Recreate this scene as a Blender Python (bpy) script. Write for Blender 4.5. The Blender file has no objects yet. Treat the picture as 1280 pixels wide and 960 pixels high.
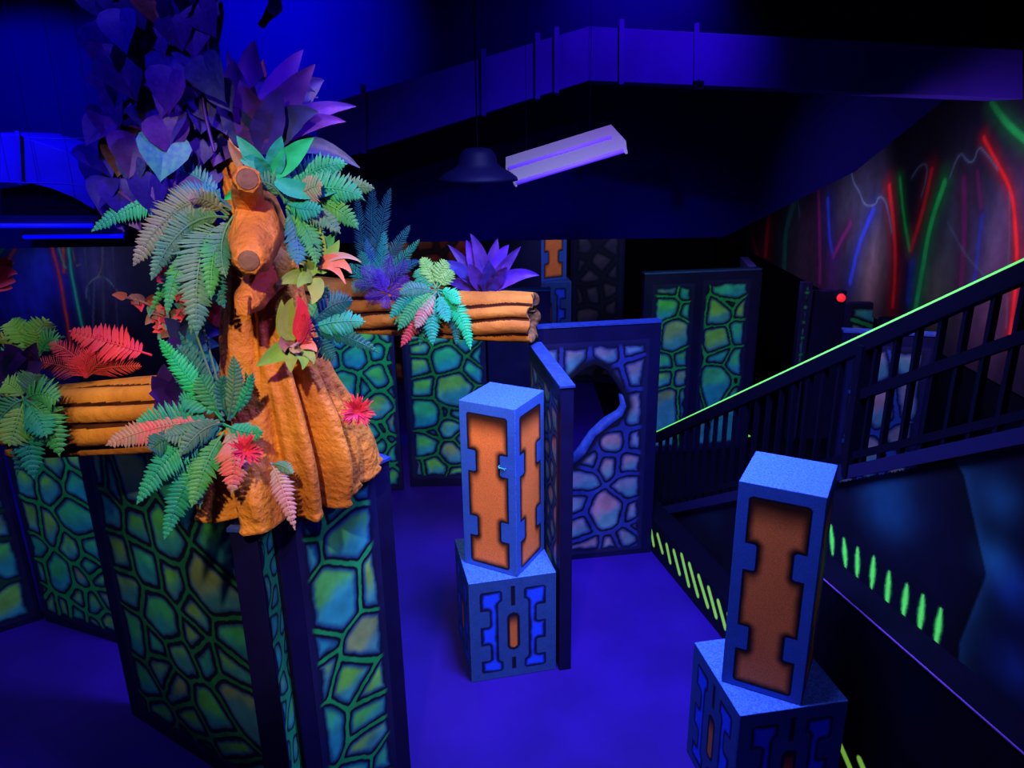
import bpy, bmesh, math, random
import numpy as np
from mathutils import Vector, Matrix

random.seed(7)
RNG = np.random.default_rng(7)
SC = bpy.context.scene
COL = SC.collection

# ------------------------------------------------------------------ camera
F, PITCH, ROLL, H = 968.4, .3254, -.01543, 3.1
_fw = np.array([0, math.cos(PITCH), -math.sin(PITCH)])
_up = np.array([0, math.sin(PITCH), math.cos(PITCH)])
_rt = np.array([1., 0, 0])
_c, _s = math.cos(ROLL), math.sin(ROLL)
_R, _U = _rt*_c + _up*_s, -_rt*_s + _up*_c
_O = np.array([0, 0, H])
cam_d = bpy.data.cameras.new('camera'); cam = bpy.data.objects.new('camera', cam_d); COL.objects.link(cam)
cam_d.sensor_width = 36; cam_d.lens = F/1280*36; cam_d.clip_start = .05
M = Matrix.Identity(4)
for i in range(3):
    M[i][0], M[i][1], M[i][2], M[i][3] = _R[i], _U[i], -_fw[i], _O[i]
cam.matrix_world = M
SC.camera = cam

def ray(x, y): return _R*(x-640)/F + _U*(480-y)/F + _fw
def at(x, y, Y):                                     # the point at forward distance Y seen at x, y
    d = ray(x, y); return Vector(_O + d*Y/d[1])
def onz(x, y, z):
    d = ray(x, y); return Vector(_O + d*(z-H)/d[2])
def onplane(x, y, p, n):
    d = ray(x, y); p = np.array(p); n = np.array(n); t = ((p-_O)@n)/(d@n); return Vector(_O + d*t)

# ------------------------------------------------------------------ materials
def node_mat(name):
    m = bpy.data.materials.new(name); m.use_nodes = True
    nt = m.node_tree; return m, nt, nt.nodes['Principled BSDF']

def mat(name, c1, c2=None, scale=6, rough=.6, bump=0, bscale=40, metal=0, spec=.3, detail=4, stretch=None, emit=None, es=0):
    m, nt, b = node_mat(name)
    b.inputs['Roughness'].default_value = rough; b.inputs['Metallic'].default_value = metal
    b.inputs['Specular IOR Level'].default_value = spec
    tc = nt.nodes.new('ShaderNodeTexCoord'); src = tc.outputs['Object']
    if stretch:
        mp = nt.nodes.new('ShaderNodeMapping'); mp.inputs['Scale'].default_value = stretch
        nt.links.new(src, mp.inputs['Vector']); src = mp.outputs['Vector']
    if c2:
        n = nt.nodes.new('ShaderNodeTexNoise'); n.inputs['Scale'].default_value = scale; n.inputs['Detail'].default_value = detail
        nt.links.new(src, n.inputs['Vector'])
        r = nt.nodes.new('ShaderNodeValToRGB')
        r.color_ramp.elements[0].position = .35; r.color_ramp.elements[1].position = .65
        r.color_ramp.elements[0].color = (*c1, 1); r.color_ramp.elements[1].color = (*c2, 1)
        nt.links.new(n.outputs['Fac'], r.inputs['Fac']); nt.links.new(r.outputs['Color'], b.inputs['Base Color'])
    else:
        b.inputs['Base Color'].default_value = (*c1, 1)
    if bump:
        n2 = nt.nodes.new('ShaderNodeTexNoise'); n2.inputs['Scale'].default_value = bscale; n2.inputs['Detail'].default_value = 5
        nt.links.new(src, n2.inputs['Vector'])
        bp = nt.nodes.new('ShaderNodeBump'); bp.inputs['Strength'].default_value = bump; bp.inputs['Distance'].default_value = .02
        nt.links.new(n2.outputs['Fac'], bp.inputs['Height']); nt.links.new(bp.outputs['Normal'], b.inputs['Normal'])
    if emit:
        b.inputs['Emission Color'].default_value = (*emit, 1); b.inputs['Emission Strength'].default_value = es
    return m

def paint_mat(name, rough=.65, glow=0, speck=0):
    """airbrushed paint: the design sits in the colour attribute; 'glow' is phosphorescent tape paint (alpha marks it)"""
    m, nt, b = node_mat(name)
    b.inputs['Roughness'].default_value = rough; b.inputs['Specular IOR Level'].default_value = .2
    a = nt.nodes.new('ShaderNodeVertexColor'); a.layer_name = 'paint'
    n = nt.nodes.new('ShaderNodeTexNoise'); n.inputs['Scale'].default_value = 240 if speck else 9; n.inputs['Detail'].default_value = 3
    tc = nt.nodes.new('ShaderNodeTexCoord'); nt.links.new(tc.outputs['Object'], n.inputs['Vector'])
    mr = nt.nodes.new('ShaderNodeMapRange'); mr.inputs[1].default_value = .3; mr.inputs[2].default_value = .7
    mr.inputs[3].default_value = .72 if speck else .8; mr.inputs[4].default_value = 1.28 if speck else 1.15
    nt.links.new(n.outputs['Fac'], mr.inputs[0])
    mx = nt.nodes.new('ShaderNodeVectorMath'); mx.operation = 'SCALE'
    nt.links.new(a.outputs['Color'], mx.inputs[0]); nt.links.new(mr.outputs[0], mx.inputs['Scale'])
    nt.links.new(mx.outputs[0], b.inputs['Base Color'])
    if glow:
        nt.links.new(a.outputs['Color'], b.inputs['Emission Color'])
        mu = nt.nodes.new('ShaderNodeMath'); mu.operation = 'MULTIPLY'; mu.inputs[1].default_value = glow
        nt.links.new(a.outputs['Alpha'], mu.inputs[0]); nt.links.new(mu.outputs[0], b.inputs['Emission Strength'])
    return m

# ------------------------------------------------------------------ objects
ORIG = {}
def V(p): return Vector((float(p[0]), float(p[1]), float(p[2])))

def tag(o, label=None, cat=None, group=None, kind=None):
    if label: o['label'] = label
    if cat: o['category'] = cat
    if group: o['group'] = group
    if kind: o['kind'] = kind
    return o

def thing(name, loc, label, cat, group=None):
    o = bpy.data.objects.new(name, None); COL.objects.link(o); o.location = V(loc); o.empty_display_size = .1
    ORIG[o.name] = V(loc); tag(o, label, cat, group, 'thing'); return o

class MB:
    """collects shapes and links them as ONE mesh object"""
    def __init__(s): s.v = []; s.f = []; s.m = []; s.cur = 0
    def add(s, vs, fs):
        b = len(s.v); s.v += [V(p) for p in vs]; s.f += [tuple(b+i for i in f) for f in fs]; s.m += [s.cur]*len(fs); return s
    def box(s, c, sx, sy, sz, xd=(1, 0, 0), zd=(0, 0, 1)):
        x = V(xd).normalized(); z = V(zd).normalized(); y = z.cross(x).normalized(); c = V(c); vs = []
        for k in (-1, 1):
            for j in (-1, 1):
                for i in (-1, 1): vs.append(c + x*(i*sx/2) + y*(j*sy/2) + z*(k*sz/2))
        return s.add(vs, [(0, 2, 3, 1), (4, 5, 7, 6), (0, 1, 5, 4), (2, 6, 7, 3), (0, 4, 6, 2), (1, 3, 7, 5)])
    def bar(s, a, b, w, h, up=(0, 0, 1)):
        a, b = V(a), V(b); x = (b-a); L = x.length; x.normalize(); z = V(up); z = (z - x*z.dot(x)).normalized()
        return s.box((a+b)/2, L, w, h, x, z)
    def tube(s, pts, r, n=8, caps=True, noise=None):
        pts = [V(p) for p in pts]; rs = r if isinstance(r, (list, tuple)) else [r]*len(pts); rings = []; up = None
        for i, p in enumerate(pts):
            t = (pts[min(i+1, len(pts)-1)] - pts[max(i-1, 0)]).normalized()
            if up is None:
                up = Vector((0, 0, 1)) if abs(t.z) < .9 else Vector((1, 0, 0))
            up = (up - t*up.dot(t)).normalized(); sd = t.cross(up)
            rings.append([p + (up*math.cos(2*math.pi*k/n) + sd*math.sin(2*math.pi*k/n))*rs[i]*(noise(i, k) if noise else 1) for k in range(n)])
        vs = [q for R in rings for q in R]; fs = []
        for i in range(len(pts)-1):
            for k in range(n): fs.append((i*n+k, i*n+(k+1) % n, (i+1)*n+(k+1) % n, (i+1)*n+k))
        if caps: fs.append(tuple(range(n))[::-1]); fs.append(tuple((len(pts)-1)*n+k for k in range(n)))
        return s.add(vs, fs)
    def prism(s, poly, ex):
        n = len(poly); ex = V(ex); vs = [V(p) for p in poly] + [V(p)+ex for p in poly]
        fs = [tuple(range(n))[::-1], tuple(range(n, 2*n))] + [(i, (i+1) % n, n+(i+1) % n, n+i) for i in range(n)]
        return s.add(vs, fs)
    def build(s, name, mats, parent=None, smooth=False, bevel=0, fix=True):
        if not isinstance(mats, (list, tuple)): mats = [mats]
        org = ORIG[parent.name] if parent else Vector((0, 0, 0))
        if parent is None:
            lo = Vector((min(p.x for p in s.v), min(p.y for p in s.v), min(p.z for p in s.v))); hi = Vector((max(p.x for p in s.v), max(p.y for p in s.v), 0))
            org = Vector(((lo.x+hi.x)/2, (lo.y+hi.y)/2, lo.z))
        me = bpy.data.meshes.new(name); me.from_pydata([p-org for p in s.v], [], s.f)
        for m in mats: me.materials.append(m)
        me.polygons.foreach_set('material_index', s.m)
        if smooth: me.polygons.foreach_set('use_smooth', [True]*len(me.polygons))
        if fix:
            bm = bmesh.new(); bm.from_mesh(me); bmesh.ops.recalc_face_normals(bm, faces=bm.faces); bm.to_mesh(me); bm.free()
        me.update()
        o = bpy.data.objects.new(name, me); COL.objects.link(o); ORIG[o.name] = org
        if parent: o.parent = parent
        else: o.location = org
        if bevel:
            bv = o.modifiers.new('bevel', 'BEVEL'); bv.width = bevel; bv.segments = 2; bv.limit_method = 'ANGLE'
        return o

def copy_tree(o, parent=None):
    c = o.copy(); COL.objects.link(c); ORIG[c.name] = ORIG[o.name]
    if parent: c.parent = parent
    for ch in list(o.children): copy_tree(ch, c)
    return c

def grid_obj(name, o3, ud, vd, w, h, step, paint, material, parent=None, off=.0015, keep=None):
    """a painted board face: a grid in the plane o3 + u*ud + v*vd with the design in its colour attribute"""
    ud, vd, o3 = V(ud).normalized(), V(vd).normalized(), V(o3)
    nrm = ud.cross(vd).normalized()
    nu, nv = max(2, int(w/step)+1), max(2, int(h/step)+1)
    u = np.linspace(0, w, nu); v = np.linspace(0, h, nv); UU, VV = np.meshgrid(u, v)
    U1, V1 = UU.ravel(), VV.ravel()
    org = ORIG[parent.name] if parent else o3
    base = np.array(o3 - org + nrm*off)
    P = base + U1[:, None]*np.array(ud) + V1[:, None]*np.array(vd)
    idx = np.arange(nu*nv).reshape(nv, nu)
    Q = np.stack([idx[:-1, :-1], idx[:-1, 1:], idx[1:, 1:], idx[1:, :-1]], -1).reshape(-1, 4)
    if keep is not None:
        kp = keep(U1, V1); Q = Q[kp[Q].all(1)]
    col = paint(U1, V1)
    if col.shape[1] == 3: col = np.concatenate([col, np.zeros((len(col), 1))], 1)
    me = bpy.data.meshes.new(name)
    me.vertices.add(len(P)); me.vertices.foreach_set('co', P.astype(np.float32).ravel())
    me.loops.add(Q.size); me.loops.foreach_set('vertex_index', Q.astype(np.int32).ravel())
    me.polygons.add(len(Q)); me.polygons.foreach_set('loop_start', np.arange(0, Q.size, 4, dtype=np.int32))
    me.update(calc_edges=True)
    at_ = me.color_attributes.new('paint', 'FLOAT_COLOR', 'POINT'); at_.data.foreach_set('color', col.astype(np.float32).ravel())
    me.materials.append(material); me.validate()
    ob = bpy.data.objects.new(name, me); COL.objects.link(ob); ORIG[ob.name] = org
    if parent: ob.parent = parent
    else: ob.location = org
    return ob

# ------------------------------------------------------------------ paint maths
def ss(a, b, x): t = np.clip((x-a)/(b-a), 0, 1); return t*t*(3-2*t)
def mix(a, b, t): return a*(1-t[:, None]) + np.asarray(b)*t[:, None]
class Noise2:
    def __init__(s, seed): s.g = np.random.default_rng(seed).random((64, 64))
    def one(s, x, y):
        xi, yi = np.floor(x).astype(int), np.floor(y).astype(int); fx, fy = x-xi, y-yi
        fx, fy = fx*fx*(3-2*fx), fy*fy*(3-2*fy); g = s.g
        a, b, c, d = g[yi % 64, xi % 64], g[yi % 64, (xi+1) % 64], g[(yi+1) % 64, xi % 64], g[(yi+1) % 64, (xi+1) % 64]
        return (a*(1-fx)+b*fx)*(1-fy) + (c*(1-fx)+d*fx)*fy
    def __call__(s, x, y, o=3): return sum(s.one(x*2**k+17*k, y*2**k+5*k)*.5**k for k in range(o))/sum(.5**k for k in range(o))*2-1

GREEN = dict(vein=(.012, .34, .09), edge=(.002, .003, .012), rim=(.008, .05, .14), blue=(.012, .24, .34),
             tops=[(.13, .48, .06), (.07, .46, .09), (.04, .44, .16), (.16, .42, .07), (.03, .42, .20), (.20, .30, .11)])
BLUE = dict(vein=(.018, .035, .24), edge=(.003, .003, .012), rim=(.015, .03, .14), blue=(.035, .20, .25),
            tops=[(.28, .15, .20), (.32, .18, .19), (.16, .16, .22), (.22, .17, .20)])
REDS = dict(vein=(.02, .01, .02), edge=(.01, .004, .01), rim=(.08, .01, .02), blue=(.16, .03, .02), tops=[(.25, .04, .03), (.35, .2, .08), (.2, .03, .03)])
DARKP = dict(vein=(.008, .008, .03), edge=(.003, .003, .012), rim=(.01, .01, .04), blue=(.03, .03, .07), tops=[(.09, .06, .08), (.06, .05, .08)])

def stone_paint(seeds, pal, region, seed=1, vw=.010, ow=.010, wob=.012, k=90, fade=.03, board=(.006, .006, .05)):
    """airbrushed crazy paving: glowing vein lines between rounded stones; seeds = [(u, v, weight)]"""
    S = np.array([(s[0], s[1], s[2] if len(s) > 2 else 0) for s in seeds], float)
    rng = np.random.default_rng(seed); n1, n2, n3 = Noise2(seed), Noise2(seed+50), Noise2(seed+90)
    tops = [pal['tops'][i] for i in rng.integers(0, len(pal['tops']), len(S))]; ph = rng.random(len(S))
    def f(u, v):
        uu = u + wob*n1(u*9, v*9) + wob*.35*n1(u*40, v*40, 2); vv = v + wob*n2(u*9, v*9) + wob*.35*n2(u*40, v*40, 2)
        D = (uu[:, None]-S[:, 0])**2 + (vv[:, None]-S[:, 1])**2 - S[:, 2]*np.abs(S[:, 2])
        i = D.argmin(1); d1 = D[np.arange(len(D)), i]
        sep = np.sqrt((S[i, 0][:, None]-S[:, 0])**2 + (S[i, 1][:, None]-S[:, 1])**2) + 1e-6
        E = (D - d1[:, None])/(2*sep); E[np.arange(len(D)), i] = 9
        e = -np.log(np.exp(-k*E).sum(1)+1e-30)/k
        u0, v0, u1, v1 = region
        bd = np.minimum(np.minimum(u-u0, u1-u), np.minimum(v-v0, v1-v)) + .018*n3(u*14, v*14)
        w = vw*(1+.5*n3(u*6, v*6))
        rel = np.stack([uu-S[i, 0], vv-S[i, 1]], 1)
        size = np.maximum(np.sqrt(np.maximum(d1, 0)), .03)
        T = np.array(tops)[i]
        bl = ss(-.05, .07, -rel[:, 1] + .35*rel[:, 0] + .05*n1(u*12+ph[i]*30, v*12))
        c = mix(T, pal['blue'], bl*.85)
        c *= (1 + .25*n2(u*16+ph[i]*9, v*16))[:, None]
        c = mix(c, pal['rim'], 1-ss(w+ow, w+ow+.028, np.minimum(e, bd)))
        c = mix(c, pal['edge'], 1-ss(w+ow-.003, w+ow+.003, np.minimum(e, bd)))
        vein = 1-ss(w-.0015, w+.0015, e)
        c = mix(c, pal['vein'], vein*(.8+.2*n1(u*20, v*20)))
        c = mix(c, board, 1-ss(0, fade, bd))
        return np.clip(c, 0, 1)
    return f

def auto_seeds(w, h, size, seed, extra=()):
    rng = np.random.default_rng(seed); pts = [tuple(e) for e in extra]
    for _ in range(4000):
        p = (rng.uniform(.0, w), rng.uniform(0, h)); sz = size*rng.choice([.55, .8, 1., 1.3])
        if all((p[0]-q[0])**2+(p[1]-q[1])**2 > ((sz+q[3])/2)**2 if len(q) > 3 else (p[0]-q[0])**2+(p[1]-q[1])**2 > (sz*.75)**2 for q in pts):
            pts.append((p[0], p[1], (sz-size)*.35, sz))
    return [q[:3] for q in pts]

def polyline_d(u, v, P):
    d = np.full(len(u), 9.)
    for (a, b), (c, e) in zip(P[:-1], P[1:]):
        L = (c-a)**2+(e-b)**2+1e-12; t = np.clip(((u-a)*(c-a)+(v-b)*(e-b))/L, 0, 1)
        d = np.minimum(d, np.hypot(u-a-t*(c-a), v-b-t*(e-b)))
    return d
def smooth_poly(P, n=3):
    for _ in range(n):
        Q = [P[0]]
        for a, b in zip(P[:-1], P[1:]): Q += [(a[0]*.75+b[0]*.25, a[1]*.75+b[1]*.25), (a[0]*.25+b[0]*.75, a[1]*.25+b[1]*.75)]
        P = Q+[P[-1]]
    return P

# ------------------------------------------------------------------ common materials
M_FLOOR = mat('floor_blue_lit', (.014, .0018, .125), (.019, .0026, .17), scale=2.2, rough=.55, bump=.05, bscale=60, spec=.15)  # grey floor with the blue of the black light put into its colour
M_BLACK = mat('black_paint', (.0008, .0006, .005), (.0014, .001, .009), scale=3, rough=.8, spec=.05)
M_SOFFIT = mat('soffit_paint', (.0010, .0004, .034), (.0014, .0006, .046), scale=1.5, rough=.9, spec=.03)
M_BOARD = mat('board_paint', (.003, .002, .028), (.004, .003, .04), scale=7, rough=.6, spec=.15)
M_CAP = mat('cap_paint', (.012, .03, .20), (.02, .06, .28), scale=25, rough=.6)
M_METAL = mat('duct_metal', (.016, .003, .17), (.024, .005, .25), scale=2.2, rough=.55, spec=.2)
M_STEEL = mat('black_steel', (.0015, .001, .009), rough=.5, spec=.15)
M_PAINT = paint_mat('airbrush_paint')
M_GLOW = paint_mat('airbrush_paint_with_glow_tape', glow=.9)
M_SPECK = paint_mat('speckled_airbrush_paint', speck=1)
M_TAPE = mat('green_glow_tape', (.25, .8, .12), rough=.5, emit=(.16, .95, .13), es=.75)

# ------------------------------------------------------------------ setting
def RX0(Y): return 1.12+.25*(5.6-Y)
m = MB(); m.add([(-9, -2, 0), (9, -2, 0), (9, 14, 0), (-9, 14, 0)], [(0, 1, 2, 3)]); tag(m.build('floor', M_FLOOR, fix=False), kind='structure')
m = MB(); m.prism([(1.02, 5.6, .0), (9, 5.6, .0), (9, 14, .0), (1.02, 14, .0)], (0, 0, .004)); tag(m.build('floor_stairwell_shade', M_BLACK), kind='structure')  # dark sheet over the blue floor, standing in for shade behind the railing
m = MB(); m.prism([(RX0(5.6), 5.6, .0), (RX0(-1), -1, 0), (9, -1, 0), (9, 5.6, 0)], (0, 0, .004)); tag(m.build('floor_under_stairs_shade', M_BLACK), kind='structure')  # same dark sheet beside the stairs, shade done as black colour
m = MB(); m.box((0, 6, 4.66), 18, 16, .1); tag(m.build('ceiling', M_SOFFIT), kind='structure')
m = MB(); m.box((-.5, 13.05, 2.3), 17, .1, 4.6); tag(m.build('wall_back', M_BLACK), kind='structure')
# dropped black bulkhead: its front face and the low ceiling behind it
m = MB(); m.prism([(-8.4, 5.9, 2.255), (1.62, 5.9, 2.255), (2.55, 5.9, 2.72), (3.38, 5.9, 3.42), (3.38, 5.9, 4.6), (-8.4, 5.9, 4.6)], (0, 7.1, 0))
tag(m.build('wall_bulkhead', M_SOFFIT), kind='structure')

# ------------------------------------------------------------------ painted partitions
Z = Vector((0, 0, 1))
def partition(name, a, b, h, label, pal=None, seeds=None, px=None, thick=.08, margin=(.05, .06, .05, .05), step=.006, seed=1, group=None,
              cap=True, regions=None, hole=None, size=.17, vw=.010, ow=.010, z0=0., cat='partition wall', k=90, fade=.03, wob=.012):
    a = V((a[0], a[1], z0)); b = V((b[0], b[1], z0)); ud = (b-a).normalized(); n = ud.cross(Z)
    w = (b-a).length; back = -n*thick
    t = thing(name, (a+b)/2 + back/2, label, cat, group)
    mm = MB()
    if hole is None:
        mm.prism([a, b, b+Z*h, a+Z*h], back); mm.build('board', M_BOARD, t, bevel=.004)
    else:
        hl = [onplane(x, y, a, n) for x, y in hole]
        hl2 = [((p-a).dot(ud), p.z-z0) for p in hl]
        bm = bmesh.new(); org = ORIG[t.name]
        def loop(pts, off):
            vs = [bm.verts.new(a+ud*u+Z*v+off-org) for u, v in pts]; return vs, [bm.edges.new((vs[i], vs[(i+1) % len(vs)])) for i in range(len(vs))]
        rect = [(0, 0), (w, 0), (w, h), (0, h)]
        va, ea = loop(rect, Vector((0, 0, 0))); vb, eb = loop(hl2, Vector((0, 0, 0))); vc, ec = loop(rect, back); vd, ed = loop(hl2, back)
        bmesh.ops.triangle_fill(bm, edges=ea+eb, use_beauty=True); bmesh.ops.triangle_fill(bm, edges=ec+ed, use_beauty=True)
        for A_, B_ in ((va, vc), (vb, vd)):
            for i in range(len(A_)): bm.faces.new((A_[i], A_[(i+1) % len(A_)], B_[(i+1) % len(B_)], B_[i]))
        bmesh.ops.recalc_face_normals(bm, faces=bm.faces)
        me = bpy.data.meshes.new('board'); bm.to_mesh(me); bm.free(); me.materials.append(M_BOARD)
        ob = bpy.data.objects.new('board', me); COL.objects.link(ob); ob.parent = t; ORIG[ob.name] = org
        # lip round the opening
        lip = MB()
        pts = [a+ud*u+Z*v for u, v in hl2]
        lip.tube([p+back*.45 for p in pts[1:8]], [thick*q for q in (.5, .55, .5, .55, .5, .45, .3)], n=8); lip.build('opening_lip', M_CAP, t, smooth=True)
    for r in (regions or [(margin[0], margin[1], w-margin[2], h-margin[3])]):
        if pal is None: break
        sd = list(seeds or [])
        if px: sd += [(lambda q: ((q-a).dot(ud), q.z-z0, (p[2] if len(p) > 2 else 0)))(onplane(p[0], p[1], a, n)) for p in px]
        if not px and not seeds: sd = [(r[0]+q[0], r[1]+q[1], q[2]) for q in auto_seeds(r[2]-r[0], r[3]-r[1], size, seed)]
        sd = [q for q in sd if -.15 < q[0] < w+.15]
        fn = stone_paint(sd, pal, r, seed, vw=vw, ow=ow, k=k, fade=fade, wob=wob)
        kp = None
        if hole is not None:
            hp = np.array(hl2)
            def kp(u, v):
                u = u+r[0]-.02; v = v+r[1]-.02
                ins = np.zeros(len(u), bool); j = len(hp)-1
                for i in range(len(hp)):
                    c = ((hp[i, 1] > v) != (hp[j, 1] > v)) & (u < (hp[j, 0]-hp[i, 0])*(v-hp[i, 1])/(hp[j, 1]-hp[i, 1]+1e-9)+hp[i, 0]); ins ^= c; j = i
                return ~ins
            fn0 = fn
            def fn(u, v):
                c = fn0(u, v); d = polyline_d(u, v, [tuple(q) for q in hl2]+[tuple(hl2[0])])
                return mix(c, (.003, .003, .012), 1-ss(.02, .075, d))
        grid_obj('painted_stonework', a+ud*(r[0]-.02)+Z*(r[1]-.02), ud, Z, r[2]-r[0]+.04, r[3]-r[1]+.04, step,
                 (lambda u, v, fn=fn, r=r: fn(u+r[0]-.02, v+r[1]-.02)), M_PAINT, t, keep=kp)
    if cap:
        c = MB(); c.prism([a+Z*h-ud*.004+n*.006, b+Z*h+ud*.004+n*.006, b+Z*h+ud*.004+back-n*.006, a+Z*h-ud*.004+back-n*.006], (0, 0, .012)); c.build('top_cap', M_CAP, t)
    return t

def zs(pts, ox, oy, sc): return [(ox+p[0]/sc, oy+p[1]/sc, *p[2:]) for p in pts]

PT = 1.78
# foreground wall under the tree, right of the corner post
pxA = zs([(140, 150, .08), (262, 85), (298, 205, .05), (120, 290, .06), (235, 420, .12), (170, 570, .07), (355, 560, .03), (185, 682), (318, 665, .05), (378, 700),
          (370, 770, .04), (200, 880, .11), (368, 872), (415, 935), (70, 700), (60, 200), (330, 980), (150, 1010, .05), (390, 1010), (250, 1090, .06), (380, 1110), (130, 1160, .04), (300, 1190, .05),
          (420, 1200), (180, 1290, .06), (330, 1310, .04), (420, 1330), (400, 330), (100, 60), (200, 30), (330, 20)], 320, 590, 2.595)
partition('stonework_partition', (-.862, 2.49), (-.515, 2.955), PT, 'low wall with large painted green stones under the right side of the tree roots', GREEN, px=pxA,
          step=.0035, seed=3, margin=(.10, .0, .11, .05), vw=.0085, ow=.013, k=190, wob=.010)
# corner post with a painted flank
ps = partition('corner_post', (-.985, 2.372), (-.885, 2.36), PT, 'narrow dark blue corner post directly below the front tree root', cap=True, thick=.02, cat='post')
fl_a, fl_b = Vector((-.884, 2.362, 0)), Vector((-.886, 2.60, 0))
mm = MB(); mm.prism([(-.985, 2.39, 0), (-.885, 2.38, 0), (-.890, 2.60, 0), (-1.0, 2.60, 0)], (0, 0, PT-.004)); mm.build('post_body', M_BOARD, ps)
ud = (fl_b-fl_a).normalized(); w = (fl_b-fl_a).length
grid_obj('painted_stonework', fl_a+Vector((0, 0, .03)), ud, Z, w, PT-.06, .0045, stone_paint(auto_seeds(w, PT, .13, 5), dict(GREEN, vein=(.012, .36, .12), rim=(.01, .18, .15)), (0, 0, w, PT), 5, fade=.01), M_PAINT, ps, off=.003)
# left wall, running back from the post; stone colours darkened in place of shade
pxB = zs([(330, 150, .06), (345, 90), (430, 215, .05), (400, 90, .05), (500, 240, .08), (660, 250, .06), (365, 300, .03), (450, 335, .06), (395, 400), (640, 410, .11), (530, 380), (500, 500, .10), (610, 490, .04),
          (420, 550, .06), (635, 615, .03), (700, 560), (700, 640, .05), (555, 610, .03), (500, 650, .03), (440, 690, .03), (550, 715), (650, 790, .09), (720, 740, .04), (495, 810, .05), (600, 810), (540, 880),
          (640, 920), (430, 760), (300, 60, .03), (560, 140, .04), (480, 590), (590, 900), (700, 900), (480, 940, .04), (560, 980, .04), (660, 1010, .05), (740, 980), (600, 560)], 0, 570, 2.4625)
partition('stonework_partition', (-2.15, 3.52), (-1.03, 2.785), PT, 'low wall with stones painted darker for shade, left of the corner post, below the green fern', dict(GREEN, vein=(.007, .13, .045), blue=(.008, .14, .22), tops=[tuple(q*.62 for q in t) for t in GREEN['tops']]), px=pxB,
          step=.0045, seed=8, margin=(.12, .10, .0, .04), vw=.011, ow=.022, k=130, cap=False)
# far-left wall
pxC = zs([(80, 70, .03), (150, 90, .06), (235, 90, .06), (230, 190, .10), (100, 200, .04), (150, 220), (105, 280, .05), (220, 280, .03), (185, 365, .10), (120, 350), (280, 340, .03), (250, 380), (245, 430), (290, 455, .05),
          (155, 460, .03), (200, 480), (240, 500, .04), (120, 420), (330, 440), (340, 520, .06), (300, 530), (280, 290), (310, 380), (170, 30, .04), (90, 10, .04), (240, 10, .04)], 0, 570, 2.4625)
partition('stonework_partition', (-3.13, 4.4), (-2.5, 4.14), PT, 'bright green veined wall behind the far left end of the left log', GREEN, px=pxC, step=.006, seed=11,
          margin=(.03, .08, .0, .05), vw=.011, ow=.014, k=120, cap=False)
partition('stonework_partition', (-3.9, 3.9), (-3.16, 4.42), PT, 'green wall painted darker for shadow at the left picture edge', dict(GREEN, vein=(.006, .05, .03)), step=.008, seed=12, size=.24, vw=.012)  # vein green dimmed in the paint to stand for shadow
# middle wall with the open hatch, and the short return wall that meets it
pxD = zs([(30, 130, .05), (120, 130, .08), (235, 125, .08), (345, 100, .04), (365, 200, .08), (270, 235, .04), (360, 340, .1), (195, 180), (265, 480, .05), (365, 470, .04), (245, 560, .03), (335, 550, .06),
          (150, 620, .05), (180, 540), (330, 645, .07), (235, 740, .13), (125, 715, .03), (150, 795, .05), (345, 740, .04), (325, 845, .05), (180, 880, .05), (250, 880, .03), (370, 800), (360, 900),
          (250, 350, .1), (200, 280, .1), (150, 400, .08), (140, 480, .05)], 680, 400, 3.094)
HOLE = [(700, 590), (716, 582), (730, 565), (743, 545), (760, 530), (777, 519), (783, 508), (779, 493), (769, 477), (758, 462), (743, 455), (729, 461), (714, 474), (700, 495), (692, 540)]
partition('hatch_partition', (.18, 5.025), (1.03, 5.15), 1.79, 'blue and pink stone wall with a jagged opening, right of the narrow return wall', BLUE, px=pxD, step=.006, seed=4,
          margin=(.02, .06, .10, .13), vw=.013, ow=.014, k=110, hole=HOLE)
partition('return_partition', (.112, 4.68), (.255, 3.83), PT, 'narrow deep blue wall end standing against the left orange pillar', dict(BLUE, vein=(.02, .05, .28), blue=(.03, .26, .3)), step=.005, seed=21, thick=.072,
          margin=(.04, .05, .06, .08), size=.18)
# two walls behind the right log
pxG = zs([(130, 210, .07), (215, 120, .04), (280, 190, .09), (395, 170, .07), (500, 190, .06), (210, 370, .13), (410, 310, .09), (495, 285, .06), (320, 380, .05), (410, 470, .12), (490, 400, .04), (530, 430, .03), (505, 560, .10),
          (370, 620, .06), (430, 590), (425, 680, .05), (470, 650), (510, 720, .08), (500, 860, .08), (550, 620), (545, 800, .03), (60, 170, .05), (70, 330, .06), (90, 500, .06), (200, 560, .07), (300, 720, .06), (400, 800, .07),
          (80, 700, .07), (440, 90, .03), (350, 100, .03), (540, 120)], 380, 400, 4.365)
partition('stonework_partition', (-1.95, 6.2), (-.985, 6.27), PT, 'bright green stone wall just right of the trunk, under the right log', GREEN, px=pxG, step=.0075, seed=15, margin=(.05, .03, .02, .05), vw=.010, ow=.014, k=110)
pxH = zs([(640, 150, .06), (640, 250, .07), (775, 220, .13), (930, 280, .09), (990, 210, .1), (670, 360, .06), (820, 380, .17), (670, 520, .13), (760, 510, .03), (790, 590, .09), (700, 615, .03), (820, 510, .03), (670, 680, .10),
          (800, 720, .10), (715, 800, .10), (870, 660, .06), (640, 810), (930, 420, .06), (960, 560, .1), (950, 720, .1), (820, 840), (880, 120, .06), (620, 90, .05), (730, 100, .04)], 380, 400, 4.365)
partition('stonework_partition', (-.93, 6.33), (-.22, 6.33), PT, 'dimmer green stone wall behind the left orange pillar', dict(GREEN, vein=(.010, .2, .05)), px=pxH, step=.0075, seed=16, margin=(.05, .10, .02, .05), vw=.008, ow=.016, k=120)
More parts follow.
